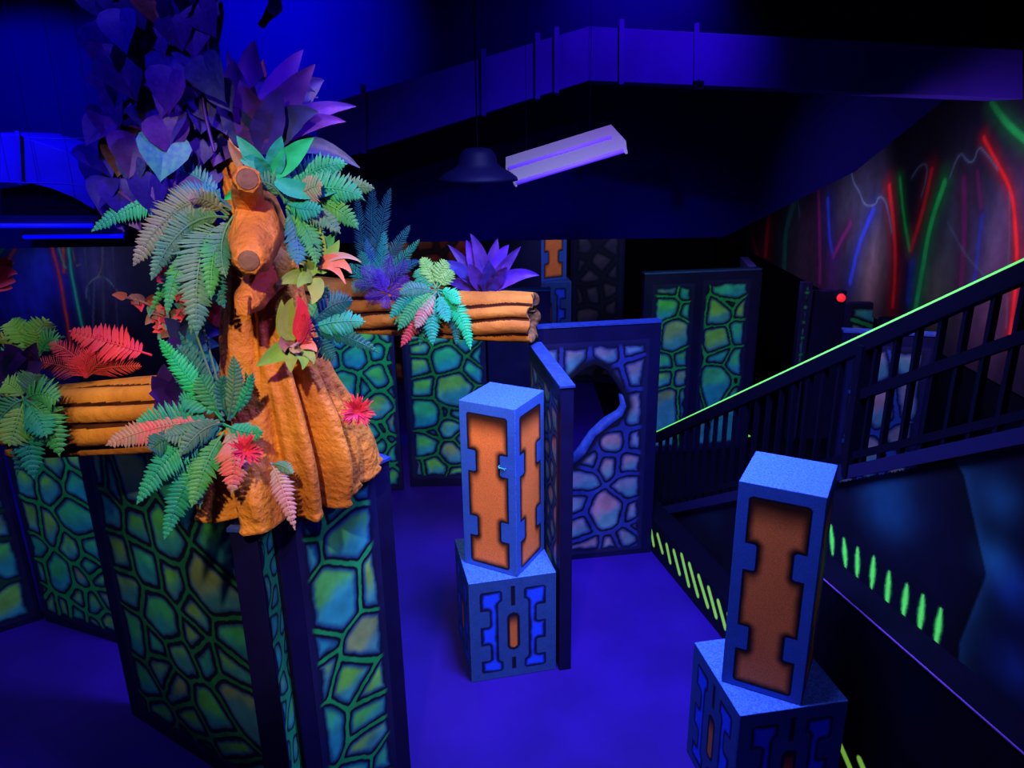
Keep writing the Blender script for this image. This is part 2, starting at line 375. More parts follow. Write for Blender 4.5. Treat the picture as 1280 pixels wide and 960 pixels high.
partition('plain_partition', (-.2, 6.30), (.33, 6.30), PT, 'plain black wall board between the dim green stones and the return wall')
# right-hand walls beyond the hatch wall
gE = 'two-bay green stone wall'
pxE = zs([(785, 400, .05), (880, 410, .06), (770, 500, .1), (890, 520, .06), (820, 640, .16), (860, 740, .1), (770, 770, .05), (765, 850, .06), (845, 850, .07), (790, 940, .06), (1110, 390, .13), (1095, 465, .02), (1050, 520, .07),
          (1165, 510, .09), (1150, 620, .12), (1045, 660, .09), (1060, 730, .04), (1140, 770, .14), (1035, 870, .14), (1110, 860), (1165, 860, .04), (1120, 920, .05), (870, 930, .06), (740, 640, .05)], 640, 260, 4)
a_, b_ = onz(806, 343, PT), onz(952, 337, PT)
partition('stonework_partition', (a_.x, a_.y), (b_.x, b_.y), PT, 'wall with two upright bays of yellow-green stones beyond the hatch wall', GREEN, step=.008, seed=18, px=pxE, vw=.008, ow=.016, k=110,
          regions=[(.10, .05, .46, PT-.12), (.58, .05, 1.0, PT-.10)])
partition('stonework_partition', (b_.x+.03, b_.y+.05), (b_.x+.16, b_.y+.95), 1.74, 'sliver of green stone wall beside the right end of the two-bay wall', GREEN, step=.01, seed=19, margin=(.02, .05, .02, .03), size=.22, cap=False)
# far wall pieces
partition('dark_partition', (.72, 9.2), (1.36, 9.15), 1.95, 'dark wall with faint purple stones right of the distant orange pillar', DARKP, step=.012, seed=30, size=.35, vw=.02, ow=.02, cap=False)
partition('red_partition', (-1.9, 9.2), (-.35, 9.2), 1.9, 'dim red stone wall seen far behind the plants on the right log', REDS, step=.012, seed=31, size=.35, vw=.02, ow=.02, cap=False)
partition('plain_partition', (-.35, 8.2), (.33, 8.2), 1.95, 'unlit black wall left of the distant orange pillar', cap=False)
# ------------------------------------------------------------------ pillars on blocks
FRAME = np.array((.030, .105, .42))
def sd_rect(u, v, u0, v0, u1, v1, r=0):
    cx, cy, hx, hy = (u0+u1)/2, (v0+v1)/2, (u1-u0)/2-r, (v1-v0)/2-r
    dx, dy = np.abs(u-cx)-hx, np.abs(v-cy)-hy
    return np.hypot(np.maximum(dx, 0), np.maximum(dy, 0)) + np.minimum(np.maximum(dx, dy), 0) - r
ORANGE = np.array((.95, .225, .040))
def pillar_paint(w, h, seed):
    n = Noise2(seed)
    def f(u, v):
        d = sd_rect(u, v, .125*w, .025*h, .875*w, .945*h, .022)
        tabs = 9
        for z0, z1 in ((.60, .725), (.20, .32)):
            d = np.maximum(d, -sd_rect(u, v, -.1, z0*h, .275*w, z1*h, .012)); d = np.maximum(d, -sd_rect(u, v, .725*w, z0*h, w+.1, z1*h, .012))
        c = np.tile(FRAME, (len(u), 1))*(1+.12*n(u*30, v*30))[:, None]
        o = np.tile(ORANGE, (len(u), 1))*(1+.08*n(u*9+4, v*9))[:, None]
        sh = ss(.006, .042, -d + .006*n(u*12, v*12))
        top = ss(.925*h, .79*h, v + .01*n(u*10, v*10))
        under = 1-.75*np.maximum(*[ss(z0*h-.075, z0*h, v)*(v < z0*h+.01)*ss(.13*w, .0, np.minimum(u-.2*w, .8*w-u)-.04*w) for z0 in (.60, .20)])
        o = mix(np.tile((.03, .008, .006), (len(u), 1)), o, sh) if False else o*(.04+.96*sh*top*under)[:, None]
        c = np.where((d < 0)[:, None], mix(o, (.004, .003, .012), 1-ss(.006, .012, -d)), c)
        return c
    return f
def block_paint(w, h, seed):
    n = Noise2(seed)
    def f(u, v):
        c = np.tile(FRAME*(.50, .50, .50), (len(u), 1))*(1+.12*n(u*30, v*30))[:, None]
        x = np.abs(u-w/2)                                            # the design mirrors about the middle
        # the two side figures
        d = sd_rect(x, v, .125*w, .07*h, .385*w, .90*h, .02)
        for z0, z1 in ((.55, .71), (.20, .36)): d = np.maximum(d, -sd_rect(x, v, .275*w, z0*h, w, z1*h, .014))
        d = np.maximum(d, -sd_rect(x, v, .0, .17*h, .175*w, .79*h, .03))
        fig = ss(.009, .028, -d+.008*n(u*14, v*14))
        col = mix(np.tile((.002, .004, .035), (len(u), 1)), (.010, .06, .75), fig)
        c = np.where((d < 0)[:, None], col, c)
        # centre slot and dashes
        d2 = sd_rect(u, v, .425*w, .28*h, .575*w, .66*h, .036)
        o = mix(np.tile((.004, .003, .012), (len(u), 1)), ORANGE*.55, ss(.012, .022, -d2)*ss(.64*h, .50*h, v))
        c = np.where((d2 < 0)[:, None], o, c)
        d3 = np.minimum(sd_rect(u, v, .475*w, .73*h, .525*w, .93*h), sd_rect(u, v, .475*w, .08*h, .525*w, .20*h))
        c = np.where((d3 < 0)[:, None], np.array((.004, .003, .015)), c)
        return c
    return f
def prism_block(name, cx, cy, rot, w, h, z, paint, label, cat, group, sides, step):
    t = thing(name, (0, 0, 0), label, cat, group)
    m = MB(); m.box((0, 0, h/2), w, w, h); m.build('body', M_SB, t, bevel=.004)
    for k in sides:                                                  # 0 front, 1 right, 3 left
        r = Matrix.Rotation(k*math.pi/2, 3, 'Z'); o3 = r @ Vector((-w/2+.003, -w/2, .003)); u_ = r @ Vector((1, 0, 0))
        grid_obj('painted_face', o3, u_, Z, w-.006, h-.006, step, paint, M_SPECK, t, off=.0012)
    t.location = (cx, cy, z); t.rotation_euler = (0, 0, rot); ORIG[t.name] = Vector((cx, cy, z))
    return t
M_SB = mat('speckled_blue_paint', tuple(FRAME*.7), tuple(FRAME*1.5), scale=110, rough=.7, bump=.1, bscale=120, detail=2)
WB, HB, WC, HC = .508, .667, .346, 1.01
gp, gb = 'orange painted pillars', 'blue pillar blocks'
prism_block('pedestal_block', -.067, 4.038, .215, WB, HB, 0, block_paint(WB-.006, HB-.006, 3), 'blue painted block under the left orange pillar', 'block', gb, (0, 3, 1), .005)
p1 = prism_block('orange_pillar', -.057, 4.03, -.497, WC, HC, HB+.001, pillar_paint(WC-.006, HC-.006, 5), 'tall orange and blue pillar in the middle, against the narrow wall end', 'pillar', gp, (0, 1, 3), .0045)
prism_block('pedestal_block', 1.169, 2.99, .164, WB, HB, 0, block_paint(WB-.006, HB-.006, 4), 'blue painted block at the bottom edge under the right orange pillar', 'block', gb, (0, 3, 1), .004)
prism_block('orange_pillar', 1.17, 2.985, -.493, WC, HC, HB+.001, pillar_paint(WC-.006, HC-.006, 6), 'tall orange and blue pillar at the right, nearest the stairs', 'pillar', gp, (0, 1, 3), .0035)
prism_block('pedestal_block', .40, 8.75, .1, WB, HB, .75, block_paint(WB-.006, HB-.006, 7), 'small distant blue block seen above the hollow log end', 'block', gb, (0, 1), .01)
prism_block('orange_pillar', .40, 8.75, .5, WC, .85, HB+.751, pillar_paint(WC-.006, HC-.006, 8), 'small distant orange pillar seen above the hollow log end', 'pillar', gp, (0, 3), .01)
m = MB(); m.tube([ORIG[p1.name]+Vector((.085+x, -WC/2-.004, .655+z)) for x, z in ((-.010, .016), (-.018, .008), (-.008, .004), (-.016, -.004), (.000, .006), (.002, -.002), (.008, .006), (.012, -.002), (.018, .006), (.020, -.008), (.028, .006))], .0022, 5)
tag(m.build('painted_mark', mat('cyan_ink', (.10, .70, .50), rough=.5), p1, fix=False), 'tiny cyan scribble')
m = MB(); m.box((.4, 8.75, .374), .56, .56, .748); tag(m.build('stage_plinth', M_BLACK, bevel=.01), 'black plinth carrying the distant orange pillar', 'plinth', kind='thing')
# ------------------------------------------------------------------ stairs, rail and their side wall
def RX(Y, off=0): return 1.12+.25*(5.6-Y)+off                        # plan line of the stair side
SD = Vector((.25, -1, 0)).normalized()                              # along the stairs, towards the camera
SL = math.sqrt(1+.25**2)
def rail_z(Y, d=0): return .79+.636*(5.6-Y)+d
rp, rn = (1.12, 5.6, 0), (-1, -.25, 0)
def uvR(x, y, off=0): p = onplane(x, y, (1.12+off, 5.6, 0), rn); return ((5.6-p.y)*SL, p.z)
nA, nB = Noise2(71), Noise2(72)
dash2 = [(1036, 655, 1038, 690), (1052, 671, 1054, 706), (1069, 683, 1068, 718), (1089, 694, 1086, 732), (1108, 712, 1105, 752), (1130, 728, 1125, 768), (1150, 741, 1145, 786), (1172, 758, 1165, 806)]
D2 = [(*uvR(a, b), *uvR(c, d)) for a, b, c, d in dash2]
seam = [uvR(*q) for q in ((1180, 560), (1200, 590), (1228, 715), (1195, 800), (1190, 900))]
clouds = [(*uvR(868, 596), .22, (.006, .07, .13)), (*uvR(1105, 625), .20, (.006, .06, .12)), (*uvR(1245, 620), .10, (.008, .06, .10)), (*uvR(1262, 730), .12, (.006, .03, .14)), (*uvR(1265, 835), .13, (.006, .02, .10)), (*uvR(1240, 700), .10, (.01, .09, .13))]
def stair_paint(u, v):
    n = nA(u*3, v*3); c = np.tile((.002, .002, .014), (len(u), 1))*(1+.6*n)[:, None]
    for cu, cv, r, col in clouds: c = c + np.array(col)*(np.exp(-(((u-cu)*1.0)**2+((v-cv)*1.1)**2)/r**2*(1.5+n)))[:, None]
    d = polyline_d(u, v, seam); right = ss(-.007, .007, u - np.interp(v, [q[1] for q in seam[::-1]], [q[0] for q in seam[::-1]]))
    c = c + np.array((.008, .06, .09))*(np.exp(-d/.05)*right*.8)[:, None]
    c = c*(1-.8*np.exp(-d/.06)*(1-right))[:, None]
    al = np.zeros(len(u))
    for a, b, e, f in D2:
        t = np.clip(((u-a)*(e-a)+(v-b)*(f-b))/((e-a)**2+(f-b)**2), 0, 1); dd = np.hypot(u-a-t*(e-a), v-b-t*(f-b))
        k = ss(.022, .004, dd/(np.sin(np.pi*(.12+.76*t))+.15)*.9+.004*nB(u*60, v*60)); c = mix(c, (.10, .85, .10), k); al = np.maximum(al, k*.55)
    return np.concatenate([c, al[:, None]], 1)
o3 = Vector((RX(5.58), 5.58, 0)); Lw = 3.75*SL
sw = grid_obj('wall_stair', o3, SD, Z, Lw, 2.75, .009, stair_paint, M_GLOW, keep=lambda u, v: v < rail_z(5.58-u/SL, -.74))
tag(sw, kind='structure')
# kerb and black ledge in front of the stair side
kx = -.19
kerb = thing('floor_kerb', (RX(4.5, kx), 4.5, 0), 'low black kerb with slanted yellow-green dashes along the blue floor edge', 'kerb')
def kq(Y, z, off=kx): return Vector((RX(Y, off), Y, z))
m = MB(); m.prism([kq(5.45, 0), kq(3.66, 0), kq(3.66, .27), kq(5.45, .27)], (.17, .04, 0)); m.build('kerb_board', M_BLACK, kerb, bevel=.004)
dash1 = zs([(38, 62), (46, 108), (60, 78), (75, 132), (90, 112), (101, 165), (114, 132), (132, 203), (140, 145), (163, 242), (166, 176), (193, 276), (197, 216), (226, 312), (230, 256), (254, 346), (262, 300), (285, 385), (296, 345), (318, 425)], 800, 640, 2.667)
D1 = [(*uvR(*dash1[i], kx), *uvR(*dash1[i+1], kx)) for i in range(0, len(dash1), 2)]
D1 += [(*uvR(1048, 925, kx), *uvR(1064, 962, kx)), (*uvR(1075, 950, kx), *uvR(1090, 985, kx))]
def kerb_paint(u, v):
    c = np.tile((.002, .002, .010), (len(u), 1)); al = np.zeros(len(u))
    for a, b, e, f in D1:
        t = np.clip(((u-a)*(e-a)+(v-b)*(f-b))/((e-a)**2+(f-b)**2), 0, 1); dd = np.hypot(u-a-t*(e-a), v-b-t*(f-b))
        k = ss(.026, .017, dd); c = mix(c, (.30, .75, .07), k); al = np.maximum(al, k*.5)
    return np.concatenate([c, al[:, None]], 1)
sh = (5.6-5.45)*SL
grid_obj('dash_stripes', kq(5.45, .004), SD, Z, 1.79*SL, .262, .005, lambda u, v: kerb_paint(u+sh, v+.004), M_GLOW, kerb, off=.002)
ledge = thing('stair_ledge', (RX(2.7, kx), 2.7, 0), 'waist-high black ledge with a thin violet edge at the bottom right corner', 'ledge')
m = MB(); m.prism([kq(3.655, 0), kq(1.85, 0), kq(1.85, .955), kq(3.655, .955)], (.17, .04, 0)); m.build('ledge_board', M_BLACK, ledge, bevel=.003)
m = MB(); m.bar(kq(3.655, .963)+Vector((-.003, 0, 0)), kq(1.85, .963)+Vector((-.003, 0, 0)), .006, .005); m.build('edge_strip', mat('violet_edge', (.16, .05, .34), rough=.5), ledge)
sh2 = (5.6-3.655)*SL
grid_obj('dash_stripes', kq(3.655, .004), SD, Z, 1.8*SL, .262, .006, lambda u, v: kerb_paint(u+sh2, v+.004), M_GLOW, ledge, off=.002)

st = thing('staircase', (RX(4.2, .5), 4.2, 0), 'black flight of steps behind the sloping railing', 'stairs')
Y = 5.35; k = 0
while Y > 2.3:
    zt = max(.12, rail_z(Y-.14, -.88)); m = MB(); m.box((RX(Y-.14, .53), Y-.14, zt-.09), .80, .278, .18); m.build('step', M_STEEL, st); Y -= .28
rail = thing('stair_railing', (RX(5.55, .03), 5.55, 0), 'long black baluster railing with a glowing green top edge rising to the right', 'railing')
def rq(Y, d, off=.0): return Vector((RX(Y, off), Y, rail_z(Y, d)))
m = MB(); m.bar(rq(5.6, -.045), rq(1.9, -.045), .045, .075); m.build('top_rail', M_STEEL, rail, bevel=.006)
m = MB(); m.bar(rq(5.62, .0), rq(1.9, .0), .036, .014); tag(m.build('glow_strip', M_TAPE, rail), 'bright green glowing strip')
m = MB(); m.bar(rq(5.5, -.615), rq(1.9, -.615), .03, .035); m.build('bottom_rail', M_STEEL, rail)
m = MB(); m.bar(rq(5.55, -.70), rq(1.9, -.70), .05, .06); m.build('base_rail', mat('rail_base_lit', (.006, .005, .05), rough=.6), rail)  # paler colour paints in the light on the lower rail's face
m = MB(); m.bar(rq(3.5, -.30), rq(1.9, -.30), .035, .045); m.build('hand_rail', M_STEEL, rail)
Y = 5.52
while Y > 2.2:
    m = MB(); m.bar(rq(Y, -.70), rq(Y, -.05), .026, .026, up=(0, 1, 0)); m.build('baluster', M_STEEL, rail); Y -= .112
m = MB(); m.bar(rq(3.47, -.72), rq(3.47, -.05), .06, .06, up=(0, 1, 0)); m.build('post', M_STEEL, rail)
partition('stonework_partition', (2.22, 5.0), (2.78, 4.86), 1.74, 'pale blue and pink stone wall seen through the balusters', dict(BLUE, vein=(.02, .06, .3)), step=.007, seed=41, size=.3, vw=.012, ow=.012, k=90, fade=.02, margin=(.07, .05, .05, .10))

# ------------------------------------------------------------------ right-hand mural wall
WX = 3.4
def uvM(x, y): p = onplane(x, y, (WX, 0, 0), (1, 0, 0)); return (12.4-p.y, p.z-1.32)
RED, GRN, BLU, MAG, PALE, TEAL, BRN = (.95, .022, .028), (.02, .75, .13), (.03, .06, .75), (.20, .02, .16), (.14, .20, .34), (.02, .16, .14), (.30, .03, .03)
strokes = [
 ([(1230, 172), (1248, 207), (1265, 237), (1270, 287), (1272, 333), (1268, 377), (1262, 425)], 5, RED, 1.0),
 ([(1240, 128), (1257, 153), (1282, 175)], 6, GRN, .6),
 ([(1112, 233), (1118, 287), (1120, 333), (1116, 382)], 5, RED, 1.0),
 ([(1125, 223), (1130, 273), (1137, 312)], 3.5, GRN, .8), ([(1165, 212), (1155, 260), (1139, 312)], 5, RED, .55),
 ([(1181, 228), (1163, 280), (1155, 327), (1148, 367), (1143, 395)], 6, GRN, .8),
 ([(1023, 233), (1025, 300), (1025, 352)], 4, MAG, .7), ([(1035, 250), (1037, 300), (1042, 320)], 4, BLU, .6), ([(1063, 280), (1052, 300), (1042, 320)], 4, MAG, .7),
 ([(1092, 262), (1073, 307), (1063, 352)], 5, BLU, .6), ([(1205, 225), (1206, 300), (1200, 375)], 7, MAG, .6), ([(1228, 270), (1222, 320), (1216, 370)], 5, BLU, .45), ([(1222, 215), (1226, 260)], 5, MAG, .5),
 ([(963, 250), (957, 316)], 5, RED, .45), ([(934, 258), (941, 300), (948, 322)], 3, BRN, .6), ([(994, 248), (982, 287), (980, 340)], 6, TEAL, .7), ([(1140, 330), (1136, 375)], 9, BLU, .35),
 ([(1187, 223), (1200, 188), (1210, 203), (1218, 202), (1223, 183), (1232, 190), (1247, 212)], 1.6, PALE, .6), ([(1065, 207), (1065, 225), (1076, 242), (1080, 257), (1095, 257), (1098, 245), (1108, 250), (1115, 290)], 1.6, PALE, .55),
 ([(1140, 222), (1150, 206), (1160, 205), (1158, 225), (1152, 245)], 1.6, PALE, .4), ([(1185, 278), (1207, 320), (1235, 348)], 2, PALE, .3), ([(997, 248), (1000, 270)], 1.6, PALE, .3),
 ([(1262, 240), (1262, 300), (1258, 410)], 1.8, PALE, .3)]
patches = [(1092, 345, .28, (.16, .07, .05)), (1085, 310, .35, (.05, .07, .09)), (1002, 330, .5, (.07, .03, .05)), (1170, 370, .22, (.10, .11, .06)), (1190, 300, .35, (.05, .07, .10)), (1060, 260, .3, (.05, .05, .07)), (1240, 370, .3, (.16, .06, .13)), (1268, 260, .2, (.10, .02, .06)), (1245, 280, .25, (.04, .06, .12)), (1040, 345, .25, (.05, .01, .08)), (1120, 350, .10, (.25, .01, .02)), (1272, 350, .10, (.3, .01, .02)), (1150, 350, .12, (.01, .16, .06))]
PS = [(smooth_poly([uvM(*q) for q in P]), w, np.array(c), a, uvM(*P[len(P)//2])) for P, w, c, a in strokes]
PP = [(*uvM(x, y), r, np.array(c)) for x, y, r, c in patches]
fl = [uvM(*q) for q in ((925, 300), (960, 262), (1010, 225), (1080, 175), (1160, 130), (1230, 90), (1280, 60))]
nM, nN = Noise2(81), Noise2(82)
def mural(u, v):
    c = np.tile((.011, .007, .028), (len(u), 1))*(1+.35*nM(u*1.2, v*.5))[:, None]
    for a, b, r, col in PP: c = c + col*.62*np.exp(-(((u-a)/r)**2+((v-b)/(r*1.5))**2))[:, None]
    c *= (1+.35*nN(u*6, v*1.2))[:, None]
    for P, w, col, a, mid in PS:
        Yd = 12.4-mid[0]; wm = w*Yd*Yd/(968*WX)*.62
        d = polyline_d(u, v, P); d = d*(1+.15*nN(u*5, v*3))
        c = mix(c, col*.35, a*np.exp(-(d/(wm*2.4))**2)*.75); c = mix(c, col, a*ss(wm, wm*.3, d))
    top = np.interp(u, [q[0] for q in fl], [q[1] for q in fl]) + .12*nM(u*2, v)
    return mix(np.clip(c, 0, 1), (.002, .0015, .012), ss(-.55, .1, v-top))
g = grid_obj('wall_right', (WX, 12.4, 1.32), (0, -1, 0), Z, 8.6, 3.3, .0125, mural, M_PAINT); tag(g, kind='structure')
m = MB(); m.box((WX+.10, 8.1, 2.3), .16, 9.6, 4.6); m.build('wall_right_lower', M_BLACK); tag(bpy.data.objects['wall_right_lower'], kind='structure')
def low_board(x0, x1, yt, Y, label, pal, seed, **kw):
    a, b = at(x0, yt[0], Y), at(x1, yt[1], Y); h = (a.z+b.z)/2
    return partition(kw.pop('name', 'stonework_partition'), (a.x, a.y), (b.x, b.y+.001), h, label, pal, seed=seed, step=.008, cap=False, margin=(.02, .05, .02, .02), **kw)
low_board(1062, 1104, (374, 384), 7.1, 'green stone board under the mural, between the red lamp and the railing', GREEN, 51, size=.35, vw=.02, ow=.02, k=45)
low_board(1020, 1058, (356, 372), 7.3, 'plain dark blue board under the mural, left of the small red lamp', None, 52, name='plain_partition')
low_board(1004, 1016, (352, 355), 7.25, 'slim striped board edge standing under the mural left of the plain board', dict(GREEN, blue=(.2, .35, .4)), 53, size=.12, vw=.012)
low_board(1104, 1122, (395, 402), 6.6, 'slim blue stone board just right of the green stone board under the mural', BLUE, 54, size=.25)
fd = thing('floor_dash_strip', at(922, 540, 6.3), 'short row of tiny yellow-green glowing dashes seen through the railing', 'floor marking')
for x, y in ((914, 527), (920, 533), (927, 538), (934, 544)):
    a = onz(x-2.5, y-1.5, .012); b = onz(x+2.5, y+1.5, .012); m = MB(); m.bar(a, b, .03, .008); m.build('dash', M_TAPE, fd)
t = thing('indicator_lamp', at(1051, 372, 7.2), 'small glowing red lamp under the mural above the railing', 'lamp')
m = MB(); p = at(1051, 372, 7.22); m.tube([p+Vector((0, .06, 0)), p], [.05, .045], 12); m.build('lamp_housing', M_STEEL, t)
m = MB(); m.tube([p, p+Vector((0, -.03, 0)), p+Vector((0, -.045, 0))], [.04, .036, .015], 12); m.build('lens', mat('red_lens', (.8, .02, .03), emit=(1, .02, .04), es=.8), t, smooth=True)

# ------------------------------------------------------------------ back left mural
LY = 8.0
def uvL(x, y): p = at(x, y, LY); return (p.x+7.5, p.z-.0)
LS = [(smooth_poly([uvL(*q) for q in P]), w*LY/968*.5, np.array(c), a) for P, w, c, a in [
 ([(60, 290), (75, 345), (90, 440)], 4, (.55, .04, .03), .9), ([(78, 285), (80, 340)], 4, (.5, .04, .03), .9), ([(70, 285), (74, 315), (82, 335)], 2.5, (.02, .3, .16), .8), ([(83, 285), (90, 350), (108, 430)], 4, (.02, .36, .20), .9),
 ([(22, 305), (5, 335), (-10, 360)], 4, (.4, .04, .05), .8), ([(0, 315), (12, 300)], 5, (.02, .25, .15), .7), ([(108, 372), (108, 358), (118, 347), (132, 345), (150, 368)], 2.2, (.10, .16, .18), .8), ([(88, 290), (95, 335), (100, 330)], 1.5, (.2, .14, .06), .7),
 ([(128, 290), (128, 335), (122, 346)], 1.5, (.2, .14, .06), .7), ([(118, 350), (116, 420)], 2, (.08, .10, .16), .6), ([(105, 300), (112, 380)], 3, (.03, .05, .12), .8), ([(140, 300), (148, 420)], 3, (.03, .03, .08), .8), ([(658-530, 300), (130, 420)], 4, (.04, .05, .10), .7)]]
def lmural(u, v):
    n = nM(u*2, v*2); c = np.tile((.002, .002, .016), (len(u), 1))*(1+.5*n)[:, None]
    for x, y, r, col in ((55, 350, .30, (.008, .006, .30)), (15, 375, .26, (.01, .01, .36)), (30, 310, .3, (.003, .02, .08)), (130, 360, .26, (.02, .016, .045)), (118, 330, .2, (.02, .02, .06))):
        a, b = uvL(x, y); c = c + np.array(col)*np.exp(-((u-a)/r)**2-((v-b)/r/1.4)**2)[:, None]*(1+.5*nN(u*14, v*3))[:, None]
    for P, w, col, a in LS:
        d = polyline_d(u, v, P); c = mix(c, col*.4, a*.6*np.exp(-(d/w/1.8)**2)); c = mix(c, col, a*ss(w, w*.4, d))
    return mix(c, (.002, .002, .012), ss(0, .5, u-uvL(172, 350)[0]))
g = grid_obj('wall_left', (-7.5, LY, 0), (1, 0, 0), Z, 4.6, 2.25, .013, lmural, M_PAINT); tag(g, kind='structure')
m = MB(); m.box((-5.0, LY+.06, 1.1), 5.4, .1, 2.2); tag(m.build('wall_left_core', M_BLACK), kind='structure')

# ------------------------------------------------------------------ ducts, lamps and ceiling bits
duct = thing('air_duct', at(736, 101, 5.3), 'long violet-lit rectangular duct bending at the top centre', 'duct')
def hexa(f4, back): m = MB(); m.prism(f4, back); return m
A0, A1 = at(736, 101, 5.3), at(736, 33, 5.3); B0, B1 = at(395, 208, 5.34), at(395, 134, 5.34); C0, C1 = at(1279, 124, 4.93), at(1279, 62, 4.93)
m = MB(); m.prism([B0, A0, A1, B1], (0, .48, 0)); m.build('duct_run', M_METAL, duct, bevel=.004)
m = MB(); m.prism([A0, C0, C1, A1], (.05, .48, 0)); m.build('duct_run', M_METAL, duct, bevel=.004)
for x, run in ((457, 0), (608, 0), (674, 0), (697, 0), (779, 1), (876, 1)):
    P0, P1, Q0, Q1 = (B0, B1, A0, A1) if run == 0 else (A0, A1, C0, C1)
    xs = (395, 736) if run == 0 else (736, 1279); f = (x-xs[0])/(xs[1]-xs[0]); lo, hi = P0.lerp(Q0, f), P1.lerp(Q1, f)
    m = MB(); o_ = Vector((0, -.012, 0)); m.bar(lo+o_-Vector((0, 0, .012)), hi+o_+Vector((0, 0, .05)), .03, .012, up=(0, 1, 0)); m.bar(lo+o_-Vector((0, 0, .012)), lo+Vector((.02, .49, -.012)), .03, .008); m.build('strap', M_METAL, duct)
m = MB(); p = A0.lerp(C0, .262); m.box(p+Vector((0, -.02, .0)), .06, .05, .05); m.tube([p+Vector((0, -.05, 0)), p+Vector((0, .02, .03))], .018, 8); m.build('clamp', M_STEEL, duct)
duct2 = thing('air_duct', at(40, 200, 5.2), 'bright blue sheet duct end at the left edge above the light tube', 'duct')
top = [(-30, 166), (20, 168), (85, 190), (110, 212), (124, 226)]; bot = [(118, 262), (92, 247), (65, 236), (30, 227), (-30, 230)]
m = MB(); m.prism([at(x, y, 5.3) for x, y in bot[::-1]+top[::-1]], (0, .5, 0)); m.build('duct_body', M_METAL, duct2, bevel=.004)
m = MB(); m.bar(at(22, 164, 5.28), at(25, 230, 5.28), .03, .012, up=(0, 1, 0)); m.build('strap', M_METAL, duct2)
m = MB(); P = [at(0, 236, 5.45), at(35, 231, 5.45), at(80, 242, 5.45), at(110, 262, 5.45), at(118, 272, 5.45), at(0, 276, 5.45)]; m.prism(P, (0, .3, 0)); m.build('duct_hood', M_SOFFIT, duct2, bevel=.01)
m = MB(); m.tube([at(x, y, 5.1) for x, y in smooth_poly([(-10, 227), (40, 229), (85, 229), (120, 236), (138, 230), (162, 222)])], .004, 6); tag(m.build('hanging_cable', M_METAL, smooth=True), 'thin cable sagging across the bright blue duct end at the left', 'cable', kind='thing')
m = MB(); m.tube([at(x, y, 5.1) for x, y in smooth_poly([(30, 172), (80, 174), (120, 172), (150, 164)])], .004, 6); tag(m.build('hanging_cable', M_METAL, smooth=True), 'thin cable sagging above the bright blue duct end', 'cable', kind='thing')

M_HOUS = mat('white_enamel', (.26, .22, .17), rough=.35, spec=.4)
def fixture(name, q, ex, label, tubes, tube_m, hous_m=M_HOUS):
    TL, TR, BR, BL = q; t = thing(name, (TL+BR)/2, label, 'light fixture')
    m = MB(); m.prism([BL, BR, TR, TL], ex); m.build('reflector', hous_m, t, bevel=.003)
    n = -V(ex).normalized()
    for f in tubes:
        a, b = TL.lerp(BL, f), TR.lerp(BR, f); m = MB(); m.tube([a.lerp(b, .02)+n*.018, a.lerp(b, .98)+n*.018], .013, 10); m.build('tube', tube_m, t, smooth=True)
    for a, b in ((TL, BL), (TR, BR)):
        m = MB(); m.prism([a, b, b+n*.03, a+n*.03], (TR-TL).normalized()*.012 if a is TL else (TL-TR).normalized()*.012); m.build('end_cap', hous_m, t)
    for f in (.2, .8):
        m = MB(); p = TL.lerp(TR, f)+V(ex); m.tube([p, Vector((p.x, p.y+.05, 4.61))], .0016, 4); m.build('hanger_wire', M_STEEL, t)
    return t
M_UV = mat('violet_tube', (.2, .1, .8), emit=(.10, .02, .9), es=.6)
fixture('light_fixture', [at(632, 207, 4.98), at(765, 166, 4.98), at(784, 187, 4.86), at(644, 229, 4.86)], (0, .05, .05), 'white twin-tube light fixture hanging below the duct', (.10, .90), M_UV)
M_UVB = mat('blue_tube', (.05, .05, .8), emit=(.0, .0, 1), es=1.2)
fixture('light_fixture', [at(-10, 276, 5.12), at(120, 276, 5.12), at(120, 284, 5.08), at(-10, 284, 5.08)], (0, .05, .03), 'blue light fixture at the left edge, upper of two blue bars', (.5,), M_UVB, M_STEEL)
fixture('light_fixture', [at(28, 290, 5.22), at(158, 289, 5.22), at(158, 297, 5.18), at(28, 298, 5.18)], (0, .05, .03), 'blue light fixture behind the ferns, lower of two blue bars', (.5,), M_UVB, M_STEEL)
pd = thing('pendant_shade', at(600, 210, 4.75), 'dark bell-shaped pendant beside the left end of the twin-tube light fixture', 'pendant')
p = at(598, 226, 4.75); m = MB(); prof = [(.235, 0), (.23, .02), (.19, .05), (.14, .075), (.115, .10), (.105, .15), (.08, .18), (.03, .19)]
m.tube([p+Vector((0, 0, h)) for r, h in prof], [r for r, h in prof], 32); m.build('shade', mat('dark_shade', (.002, .0012, .02), rough=.6, spec=.1), pd, smooth=True)
m = MB(); m.tube([p+Vector((0, 0, .18)), Vector((p.x, p.y, 4.61))], .004, 6); m.build('stem', M_BLACK, pd)
sp = thing('ceiling_sprinkler', at(338, 14, 4.6), 'small dark spotlight on a short arm near the top left of centre', 'sprinkler')  # stands for a sprinkler head on an arm, gives no light
m = MB(); a = at(326, 33, 4.6); b = at(338, 16, 4.6); m.tube([a, a.lerp(b, .6), b], [.02, .022, .03], 12); m.build('sprinkler_body', M_STEEL, sp, smooth=True)
m = MB(); m.tube([b, at(344, 10, 4.6), at(344, -20, 4.6), Vector((at(344, -20, 4.6).x, 4.6, 4.61))], [.035, .04, .02, .02], 12); m.build('mount', M_METAL, sp, smooth=True)

